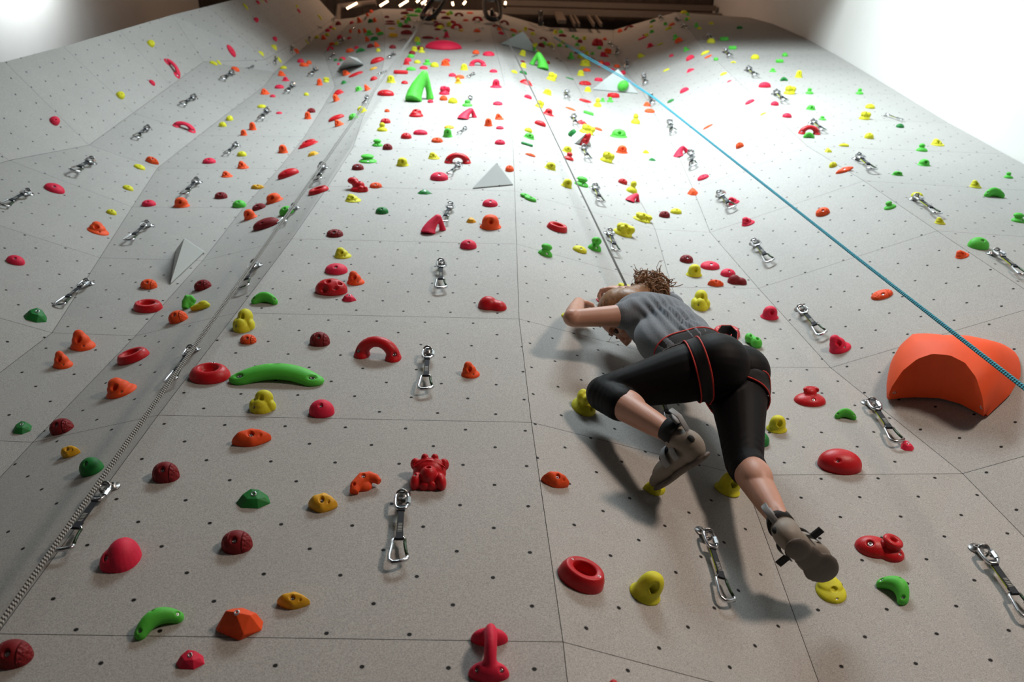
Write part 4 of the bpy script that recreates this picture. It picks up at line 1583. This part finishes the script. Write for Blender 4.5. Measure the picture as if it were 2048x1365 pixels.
# T-shirt with drawn folds
def cloth_mat(name, a, b, rough, sc, sheen=.15, spec=.25):
    k = NT(name); co = k.coord(); f = k.noise(co, sc, 2, .8)
    k.put(k.b.inputs['Base Color'], k.mix(k.ramp(f, .35, .65), lin(a), lin(b))); k.b.inputs['Roughness'].default_value = rough
    k.b.inputs['Sheen Weight'].default_value = sheen; k.b.inputs['Specular IOR Level'].default_value = spec
    k.bump(f, .15, .001); return k.m
def shirt():
    g = Geo(); torso(g, .012)
    g.v = [v for v in g.v]
    arm(g, J['shL'], J['elL'], J['haL'], .014, .2); arm(g, J['shR'], J['elR'], J['haR'], .014, .45)
    lowb = W(1316, 700, 1.5) - PEL
    g.sphere(J['waist'].lerp(J['chest'], .5) + (lowb - J['waist'].lerp(J['chest'], .55)) * .62, (.17, .088, .11), 24, 16, TB)      # front of the shirt hanging loose
    for f, r in ((.2, (.16, .1, .125)), (.4, (.17, .095, .118))):
        c0 = J['waist'].lerp(J['chest'], .5); g.sphere(c0 + (lowb - J['waist'].lerp(J['chest'], .55)) * f, r, 24, 16, TB)
    limb(g, J['chest'].lerp(J['neck'], .5), J['neck'], [(0, .08), (1, .068)])
    me = g.solid('t_shirt', .008, 18)
    a0, ax = J['waist'], (J['chest'] - J['waist']); L = ax.length; ax.normalize()
    me.update()
    nr = [v.normal.copy() for v in me.vertices]
    for v, n in zip(me.vertices, nr):
        t = (v.co - a0).dot(ax) / L; w = (v.co - a0) - ax * (v.co - a0).dot(ax); q = TB.transposed() @ w
        an = math.atan2(q.y, q.z)
        m = max(0, min(1, (1.35 - t) / .7)) * max(0, min(1, (t + .5) / .3))
        fold = math.sin(an * 22 + 2.2 * math.sin(t * 2.1 + an * 2) + t * 1.5)
        v.co += n * (.0085 * m * (abs(fold) ** .7 * math.copysign(1, fold)) * (.5 + .5 * math.sin(an * 3 + 1)))
    o = link('t_shirt', me, cloth_mat('grey_marl_cotton', (84, 90, 97), (126, 133, 141), .85, 420), PERSON)
    c = [J['shL'].lerp(J['elL'], .435) + basis(J['elL'] - J['shL'], Vector((0, 0, 1))) @ Vector((0, .0665 * math.cos(a), .0665 * math.sin(a))) for a in np.linspace(0, 6.283, 28, endpoint=False)]
    return o
SHIRT = shirt()
def leggings():
    g = Geo()
    g.sphere(J['pel'], (.112, .112, .138), 28, 20, TB)
    for s, c in (('L', .25), ('R', .13)):
        limb(g, J['hip' + s], J['knee' + s], [(0, .106), (.25, .101), (.6, .08), (1, .0625)])
        limb(g, J['knee' + s], J['ank' + s], [(0, .0625), (c, .0605)])
    bl = J['pel'].lerp(J['hipL'], .75) + Vector((.02, -.045, -.03)); br = J['pel'].lerp(J['hipR'], .8) + Vector((.02, -.04, -.03))
    g.sphere(bl, (.11, .1, .11), 22, 16, TB); g.sphere(br, (.1, .093, .098), 22, 16, TB)
    me = g.solid('leggings', .006, 5)
    nr = [v.normal.copy() for v in me.vertices]
    for v, n in zip(me.vertices, nr):        # creases behind the knees
        for s in 'LR':
            k, a = J['knee' + s], J['ank' + s]; d = (a - k).normalized(); w = v.co - k
            if w.length < .13: v.co += n * .0011 * math.sin(w.dot(d) * 230 + 3 * math.sin(w.x * 40)) * (1 - w.length / .13)
    return link('leggings', me, cloth_mat('black_lycra', (8, 8, 10), (13, 13, 16), .6, 300, 0, .15), PERSON)
LEGS = leggings()
for s, c, nm in (('L', .25, 'cuff'), ('R', .13, 'cuff')):      # stitched hem of each leg
    k, a = J['knee' + s], J['ank' + s]; B = basis(a - k, Vector((0, 0, 1))); continue
    link(nm, Geo().tube([k.lerp(a, c + .1) + B @ Vector((0, .0585 * math.cos(t), .0585 * math.sin(t))) for t in np.linspace(0, 6.283, 32, endpoint=False)], [.0035] * 32, 8, closed=True).mesh(nm), LEGS.data.materials[0], LEGS)

# harness: webbing bands laid on the clothes, red piping on both edges
M_HARN = plain('harness_webbing', (30, 33, 37), .8, noise=.1, scale=150); M_PIPE = plain('red_piping', (196, 46, 40), .6)
def bvh_of(*obs):
    v = []; f = []
    for o in obs:
        b = len(v); v += [q.co.copy() for q in o.data.vertices]; f += [tuple(i + b for i in p.vertices) for p in o.data.polygons]
    return BVHTree.FromPolygons(v, f)
CLOTH = bvh_of(SHIRT, LEGS)
def band(name, c, axis, ref, width, parent, only=None, off=.004, n=64, a0=0, a1=6.2832, tilt=(0, 0), lim=.21, dflt=.12, piping=True, mat=None):
    B = basis(axis, ref); closed = a1 - a0 > 6.2
    rows = []
    for i in range(n):
        a = a0 + (a1 - a0) * i / (n if closed else n - 1); d = B @ Vector((0, math.cos(a), math.sin(a)))
        row = []
        for k in range(5):
            o = c + B.col[0] * (width * (k / 4 - .5) + tilt[0] * math.cos(a) + tilt[1] * math.sin(a))
            far = None; q = o.copy(); left = lim
            while left > 0:
                h = (only or CLOTH).ray_cast(q, d, left)
                if h[0] is None: break
                far = h[0]; q = h[0] + d * .001; left = lim - (q - o).length
                if only: break
            h = (far if far is not None else o + d * dflt,)
            row.append((h[0], d))
        rows.append(row)
    P = [[r[k][0] for r in rows] for k in range(5)]
    R = [[(p - c).dot(rows[i][0][1]) for i, p in enumerate(col)] for col in P]
    for _ in range(5):      # iron out the cloth folds under the band
        for k in range(5):
            q = R[k][:]
            R[k] = [max((q[i - 1] + 2 * q[i] + q[(i + 1) % n]) / 4, q[i] - .004) if (closed or 0 < i < n - 1) else q[i] for i in range(n)]
    vs = []
    for k in range(5):
        for i in range(n):
            p = P[k][i]; d = rows[i][0][1]; vs.append(p + d * (R[k][i] - (p - c).dot(d) + off))
    fs = []
    m = n if closed else n - 1
    for k in range(4):
        for i in range(m):
            j = (i + 1) % n; fs.append((k * n + i, k * n + j, (k + 1) * n + j, (k + 1) * n + i))
    inner = [v - rows[i % n][0][1] * .005 for i, v in enumerate(vs)]; b = len(vs)
    fs2 = fs + [tuple(reversed([q + b for q in f])) for f in fs]
    for k in (0, 4):
        for i in range(m):
            j = (i + 1) % n; fs2.append((k * n + i, k * n + j, b + k * n + j, b + k * n + i))
    o = link(name, mesh_from(name, vs + inner, fs2), mat or M_HARN, parent)
    for k in ((0, 4) if piping else ()):
        link('piping', Geo().tube([vs[k * n + i] for i in range(n)], .0028, 6, closed=closed).mesh('piping'), M_PIPE, o)
    return o
LB = bvh_of(LEGS)
M_HEM = cloth_mat('pale_hem', (112, 118, 124), (160, 166, 172), .85, 420)
hem = band('hem', J['waist'].lerp(J['pel'], .62), tx, J['shR'] - J['shL'], .06, SHIRT, off=.01, lim=.27, piping=False, mat=M_HEM, tilt=(.0, .0))
band('waist_belt', J['waist'].lerp(J['pel'], .3), tx, J['shR'] - J['shL'], .05, PERSON)
for s in 'LR':
    h, k = J['hip' + s], J['knee' + s]
    band('leg_loop', h.lerp(k, .08 if s == 'L' else .24), k - h, Vector((0, 0, 1)), .042, PERSON, LB, off=.008, tilt=(0, .0), lim=.165 if s == 'L' else .13, dflt=.104)
# spare webbing tail rolled at the right hip, and the gear loop
c = W(1455, 676, 1.56) - PEL
g = Geo(); pts = [J['waist'].lerp(J['pel'], .3) + TB @ Vector((0, .05, .1)), c + Vector((-.05, .0, .0)), c + Vector((-.02, -.012, .045)), c + Vector((.02, -.01, .05)), c + Vector((.04, 0, .01)), c + Vector((.03, .01, -.035)), c + Vector((.0, .01, -.03)), c + Vector((.01, .0, -.01))]
o = link('belt_tail', g.tube(pts, .019, 12, flat=(1, .12), up=(.1, -1, .2)).mesh('belt_tail'), M_HARN, PERSON)
off = Vector((.1, -1, .2)).normalized() * .019
for s in (-1, 1): link('piping', Geo().tube([p + off * s for p in pts], .0022, 6).mesh('piping'), M_PIPE, o)
c = W(1392, 728, 1.47) - PEL
g0 = J['waist'].lerp(J['pel'], .2)

# climbing shoes
M_RUB = plain('taupe_rubber', (128, 120, 110), .6, noise=.06, scale=40); M_SOLE = plain('dark_sole_rubber', (92, 84, 78), .7, noise=.08, scale=40)
M_GSTRAP = plain('grey_strap', (130, 132, 134), .7); M_BLK = plain('black_knit', (18, 18, 20), .85)
def shoe(s, dors):
    h, t = J['heel' + s], J['toe' + s]; B = basis(t - h, dors); L = (t - h).length / .2; c = h.lerp(t, .5)
    q = lambda x, y, z: c + B @ Vector((x * L, y * L, z * L)); e = lambda *r: [v * L for v in r]
    g = Geo().sphere(q(-.078, 0, .012), e(.042, .034, .046), 20, 14, B).sphere(q(-.03, 0, .006), e(.06, .034, .036), 20, 14, B).sphere(q(.035, -.002, 0), e(.062, .044, .03), 20, 14, B).sphere(q(.082, 0, -.006), e(.036, .036, .021), 20, 14, B)
    g.tube([q(-.075, 0, .02), q(-.055, 0, .06)], [.036 * L, .034 * L], 18)
    o = link('climbing_shoe', g.solid('climbing_shoe', .005, 3), M_RUB, PERSON)
    sg = Geo().sphere(q(-.07, 0, -.03), e(.046, .032, .009), 20, 10, B).sphere(q(-.01, 0, -.025), e(.07, .034, .01), 20, 10, B).sphere(q(.05, 0, -.026), e(.062, .046, .009), 20, 10, B).sphere(q(.085, 0, -.022), e(.036, .036, .01), 20, 10, B)
    link('sole', sg.solid('sole', .005, 3), M_SOLE, o)
    link('collar', Geo().tube([q(-.07, 0, .052), q(-.052, 0, .085)], [.036 * L, .033 * L], 24).mesh('collar'), M_BLK, o)
    tg = Geo().sphere(q(-.01, 0, .03), e(.05, .022, .016), 18, 12, B); link('tongue', tg.mesh('tongue'), M_BLK, o)
    for x in (-.045, -.002):
        pts = [q(x - .012 * math.cos(a), .042 * math.cos(a), .008 + .04 * math.sin(a)) for a in np.linspace(-.15, math.pi + .15, 16)]
        link('strap', Geo().tube(pts, .012 * L, 10, flat=(1, .2), up=B.col[0]).mesh('strap'), M_GSTRAP, o)
    for sd in ((-1, 1) if s == 'R' else ()):
        link('strap_end', Geo().box(q(-.03, sd * .056, .002), e(.024, .03, .005), B).mesh('strap_end', False), M_BLK, o)
    pts = [q(-.108, 0, .045), q(-.116, 0, .085), q(-.106, 0, .112), q(-.094, 0, .1), q(-.098, 0, .07)]
    link('pull_tab', Geo().tube(pts, .009 * L, 8, flat=(.18, 1), up=B.col[0]).mesh('pull_tab'), M_GSTRAP, o)
    link('heel_hole', Geo().sphere(q(-.112, .012, .022), e(.008, .009, .011), 12, 8, B).mesh('heel_hole'), M_BLK, o)
shoe('L', Vector((-.6, -.4, .6)))
shoe('R', Vector((.15, .3, .9)))
# ------------------------------------------------------------------ say which one is which
ORD = 'first second third fourth fifth sixth seventh eighth ninth tenth eleventh twelfth thirteenth fourteenth fifteenth sixteenth seventeenth eighteenth nineteenth twentieth'.split()
def rope_x(y, a, b): return a[0] + (b[0] - a[0]) * (y - a[1]) / (b[1] - a[1])
def zone(cx, cy):
    b = (480, 120) if cy > 120 else (660, 30)
    if cy < 330 and cx < 530 and (cy - 291) < -(cx - 177) * .75 and cx < 402 or (402 <= cx < 530 and cy < 118) or (530 <= cx < 667 and cy < 118 - (cx - 530) * .6): return 'on left corner wall'
    if cx < rope_x(cy, (0, 1250), (860, 20)): return 'left of pale rope'
    if cy < 640 and cx < rope_x(cy, (1252, 580), (985, 15)) or cy >= 640 and cx < 1060: return 'between pale and grey ropes'
    if cx < rope_x(cy, (2048, 773), (1300, 190)): return 'between grey and blue ropes'
    return 'right of blue rope'
def band(cy): return 'near the top' if cy < 75 else 'high up' if cy < 190 else 'fairly high' if cy < 330 else 'at mid height' if cy < 600 else 'low down'
IT = []
for h in HOLDS:
    x0, y0, x1, y1 = h['box']; col = COLORS[h['c']][0]
    w = h['o'].matrix_world.to_scale().x
    IT.append(dict(o=h['o'], base=col + ' ' + h['words'], short=col + ' ' + {'dome': 'dome', 'pebble': 'pebbled dome', 'wide': 'sloper', 'fish': 'almond hold', 'chip': 'chip', 'chip2': 'block', 'bell': 'bell hold', 'bell2': 'tall dome', 'cone': 'cone', 'jug': 'jug', 'ring': 'ring', 'bowl': 'bowl', 'arch': 'arch', 'ihandle': 'bridge handle', 'banana': 'sausage hold', 'mush': 'mushroom', 'mush2': 'fat mushroom', 'mush3': 'hooked dome', 'stack': 'stacked hold', 'lump': 'knobbly hold', 'lips': 'lipped hold', 'lips2': 'scooped dome', 'frog': 'frog hold', 'frog2': 'two-headed hold', 'horn': 'horn', 'hornm': 'horn', 'horn2': 'hooked crescent', 'horn3': 'knuckled crescent', 'cyl': 'bar', 'perf': 'pocketed dome', 'pinch': 'pillow hold', 'bean': 'bean hold', 'twin': 'peanut hold', 'twopart': 'crested hold', 'flat': 'flat lens hold'}[h['shape']],
                   c=((x0 + x1) / 2, (y0 + y1) / 2), s=((x1 - x0) + (y1 - y0)) / 2, cat='climbing hold', group=col + ' ' + h['words'].split(' with ')[0].split(' crowned')[0] + 's'))
for d in DRAWS:
    x0, y0, x1, y1 = d['box']
    IT.append(dict(o=d['o'], base='metal quickdraw on a black sling', short='quickdraw', c=((x0 + x1) / 2, (y0 + y1) / 2), s=((x1 - x0) + (y1 - y0)) / 2, cat='quickdraw', group='quickdraws hanging on the climbing wall'))
for q in IT: q['z'] = zone(*q['c']); q['b'] = band(q['c'][1])
def rel(i, j):
    dx = i['c'][0] - j['c'][0]; dy = (i['c'][1] - j['c'][1])
    if abs(dy) > abs(dx) * .9: return 'above' if dy < 0 else 'below'
    return 'left of' if dx < 0 else 'right of'
def dist(i, j): return math.hypot(i['c'][0] - j['c'][0], i['c'][1] - j['c'][1])
for i in IT:
    n = sorted((dist(i, j), k) for k, j in enumerate(IT) if j is not i)[:14]
    i['nb'] = [(d, IT[k], rel(i, IT[k])) for d, k in n]
byb = {}
for i in IT: byb.setdefault(i['base'], []).append(i)
def an(s): return ('an ' if s[0] in 'aeiou' else 'a ') + s
used_labels = set()
def try_label(i):
    same = [k for k in byb[i['base']] if k is not i]
    if not same: return i['base'] + ', ' + i['b'] + ' ' + i['z']
    opts = [(d, j, r) for d, j, r in i['nb'] if j['base'] != i['base'] and d < max(110, 2.5 * i['s'])]
    for d, j, r in opts[:6]:       # one neighbour tells it apart
        if not any(j2['short'] == j['short'] and r2 == r and d2 < d * 2.2 + 20 for k in same for d2, j2, r2 in k['nb']):
            return i['base'] + ' just ' + r + ' ' + an(j['short']) + ', ' + i['z']
    zz = [k for k in same if k['z'] == i['z'] and k['b'] == i['b']]
    if not zz: return i['base'] + ', the only one ' + i['b'] + ' ' + i['z']
    zo = [k for k in same if k['z'] == i['z']]
    for d, j, r in opts[:6]:       # one neighbour and the bay
        if not any(j2['short'] == j['short'] and r2 == r and d2 < d * 2.2 + 20 for k in zo for d2, j2, r2 in k['nb']):
            return i['base'] + ' ' + r + ' ' + an(j['short']) + ', ' + i['z']
    for d, j, r in opts[:6]:       # one neighbour, the bay and the height
        if not any(j2['short'] == j['short'] and r2 == r and d2 < d * 2.2 + 20 for k in zz for d2, j2, r2 in k['nb']):
            return i['base'] + ' ' + r + ' ' + an(j['short']) + ', ' + i['b'] + ' ' + i['z']
    for a in range(min(5, len(opts))):       # two neighbours
        for b in range(a + 1, min(6, len(opts))):
            (d, j, r), (e, l, t) = opts[a], opts[b]
            if r == t: continue
            if not any(any(j2['short'] == j['short'] and r2 == r for _, j2, r2 in k['nb']) and any(j2['short'] == l['short'] and r2 == t for _, j2, r2 in k['nb']) for k in same):
                return i['base'] + ' ' + r + ' ' + an(j['short']) + ' and ' + t + ' ' + an(l['short'])
    g = sorted(zz + [i], key=lambda k: k['c'][0]); n = g.index(i)
    if n == 0: p = 'leftmost'
    elif n == len(g) - 1: p = 'rightmost'
    else: p = ORD[n] + ' from left'
    return i['base'] + ', ' + p + ' of those ' + i['b'] + ' ' + i['z']
for i in IT:
    L = try_label(i)
    if len(L.split()) > 16: L = L.replace(' just ', ' ').replace(' of those ', ' ').replace(' on a black sling', '').replace(' a ', ' ').replace(' an ', ' ')
    i['label'] = L
cnt = {}
for i in IT: cnt.setdefault(i['label'], []).append(i)
for L, g in cnt.items():
    if len(g) > 1:
        g.sort(key=lambda k: (k['c'][1]))
        for n, k in enumerate(g):
            k['label'] = ('upper' if n == 0 else 'lower' if n == len(g) - 1 else ORD[n] + ' from top') + ' ' + L
for i in IT:
    o = i['o']; o['label'] = i['label']; o['category'] = i['cat']; o['group'] = i['group']
# ------------------------------------------------------------------ roof, lamps, camera
def build_roof():
    g = Geo(); z = TOP + 2.2
    for k in range(60):       # corrugated deck
        x = -5 + k * .145
        g.box((x, -.6, z + (.03 if k % 2 else 0)), (.145, 8, .05))
    struct('ceiling', g, M_DECK, 'dark ribbed roof deck above the climbing wall')
    struct('unseen_baffle', Geo().box((-.75, -2.35, 10.35), (8.3, 5.0, .3)), M_WHITE)  # unseen slab added to keep the daylight off the top of the wall
    struct('wall_top', Geo().box((-.75, 3.1, TOP + .2), (9, .15, 5)), M_DECK)
build_roof()
def beam(name, px, py, z, h, d, label, x0=-4.9, x1=3.45, mat=None):
    c = at_z(px, py, z); return struct(name, Geo().box(((x0 + x1) / 2, c.y, z), (x1 - x0, d, h)), mat or M_STEEL, label)
beam('trim_1', 1200, 10, TOP + 1.75, .12, .075, 'steel roof beam running above the wall top', .0)
beam('trim_2', 1200, 26, TOP + 1.3, .12, .085, 'steel roof beam just above the wall top', .0)
def post(name, px, py, z, w, label):
    c = at_z(px, py, z); o = struct(name, Geo().box((c.x, c.y + .02, z - .35), (w, .05, 1.0)), M_STEEL, label)
post('trim_3', 1118, 26, TOP + 1.0, .12, 'steel post standing between the roof beams')
for i, px in enumerate((1142, 1150, 1178, 1192)): post('trim_%d' % (4 + i), px, 32, TOP + 1.0, .03, 'thin batten on the dark panel above the wall')
# white duct frame at the upper left, beyond the shaded bay
a, b, c = at_z(674, 52, TOP + .5), at_z(678, 14, TOP + .9), at_z(752, 5, TOP + .9)
struct('trim_8', Geo().tube([a, b, c], .05, 10), M_STEEL, 'pale pipe frame above the shaded left bay')
# slim tube lamps hanging under the roof
M_TUBE = NT('lit_tube'); k = M_TUBE
k.b.inputs['Base Color'].default_value = (1, .8, .6, 1); k.b.inputs['Emission Color'].default_value = (1, .66, .42, 1); k.b.inputs['Emission Strength'].default_value = 6.0; M_TUBE = k.m
TUBES = [(692, 18, 714, 6), (758, 13, 776, 2), (797, 13, 816, 1), (831, 6, 838, 0), (841, 9, 852, 1), (849, 13, 852, 10), (904, 1, 906, 10), (925, 11, 931, 3), (1010, 12, 1011, 4)]
for i, (x0, y0, x1, y1) in enumerate(TUBES):
    z = TOP + .75
    p, q = at_z(x0, y0, z), at_z(x1, y1, z + .06); o = empty('tube_lamp', p); tag(o, None, 'lamp', 'small tube lamps under the roof')
    o['label'] = 'slim lit tube lamp under the roof, ' + ('leftmost' if i == 0 else 'rightmost' if i == len(TUBES) - 1 else ORD[i] + ' from left') + ' of the row'
    link('tube', Geo().tube([Vector(), q - p], .016, 10).mesh('tube'), M_TUBE, o)
    link('end_cap', Geo().tube([(p - q).normalized() * .03, (q - p).normalized() * .012], .019, 10).mesh('end_cap'), M_DARK, o)
    link('hanger_rod', Geo().tube([Vector((0, 0, 0)), Vector((0, 0, TOP + 2.17 - p.z))], .004, 6).mesh('hanger_rod'), M_DARK, o)
# black cylindrical post lamp-head on the wall top, right of the climber's rope
p = at_z(1081, 48, TOP + .02); q = at_z(1081, 24, TOP + .3)
o = empty('stub_post', p); tag(o, 'short black cylinder standing on the wall top right of the roof anchors', 'post')
link('tube', Geo().tube([Vector(), q - p], .034, 14).mesh('tube'), M_DARK, o)
link('shiny_cap', Geo().sphere((q - p) * .85 + Vector((0, -.034, 0)), .016).mesh('shiny_cap'), M_ALU, o)
def lamp(name, kind, loc, energy, color, **kw):
    d = bpy.data.lights.new(name, kind); d.energy = energy; d.color = color
    for k, v in kw.items(): setattr(d, k, v)
    o = bpy.data.objects.new(name, d); COL.objects.link(o); o.location = loc; return o
def aim(o, target):
    o.rotation_euler = (Vector(target) - o.location).to_track_quat('-Z', 'Y').to_euler()
L = lamp('assumed_daylight', 'AREA', (.65, -1.9, 8.5), 345, (.85, .96, 1.0), shape='RECTANGLE', size=2.6, size_y=1.5, spread=math.radians(140))  # added mid-room area light standing in for assumed daylight; no window is built
aim(L, (1.0, 1.7, 8.2))
L = lamp('assumed_warm_light', 'AREA', (2.6, -1.8, 4.0), 46, (1.0, .8, .67), shape='DISK', size=.55, spread=math.radians(125))  # assumed warm lamp, unseen, placed to follow the direction of the shadows
aim(L, (.5, 1.7, 2.7))
L = lamp('left_wall_fill', 'AREA', (-4.5, .35, 11.0), 52, (.9, .97, 1.0), shape='RECTANGLE', size=.5, size_y=1.2)  # unseen fill added only to brighten the left side wall
aim(L, (-5.0, .85, 10.7))
for x, e in ((-1.9, 22), (-.4, 28), (1.7, 22)):
    lamp('assumed_roof_lamp', 'POINT', (x, .55, TOP + .5), e, (1, .62, .4), shadow_soft_size=.12)  # assumed point lamps, unseen, added to warm the top of the wall
w = bpy.data.worlds.new('room_air'); SC.world = w; w.use_nodes = True
w.node_tree.nodes['Background'].inputs[0].default_value = (.75, .82, .9, 1)
w.node_tree.nodes['Background'].inputs[1].default_value = .015
cd = bpy.data.cameras.new('camera'); cam = bpy.data.objects.new('camera', cd); COL.objects.link(cam)
m = Matrix([list(ROT[0]) + [0], list(ROT[1]) + [0], list(ROT[2]) + [EYE], [0, 0, 0, 1]])
cam.matrix_world = m
cd.sensor_width = 36; cd.lens = FPX / 2048 * 36; cd.clip_start = .05
cd.dof.use_dof = True; cd.dof.focus_distance = 2.95; cd.dof.aperture_fstop = 3.6
SC.camera = cam
vs = SC.view_settings
vs.view_transform = 'Standard'; vs.look = 'None'; vs.gamma = 1; vs.use_curve_mapping = False; vs.exposure = 0
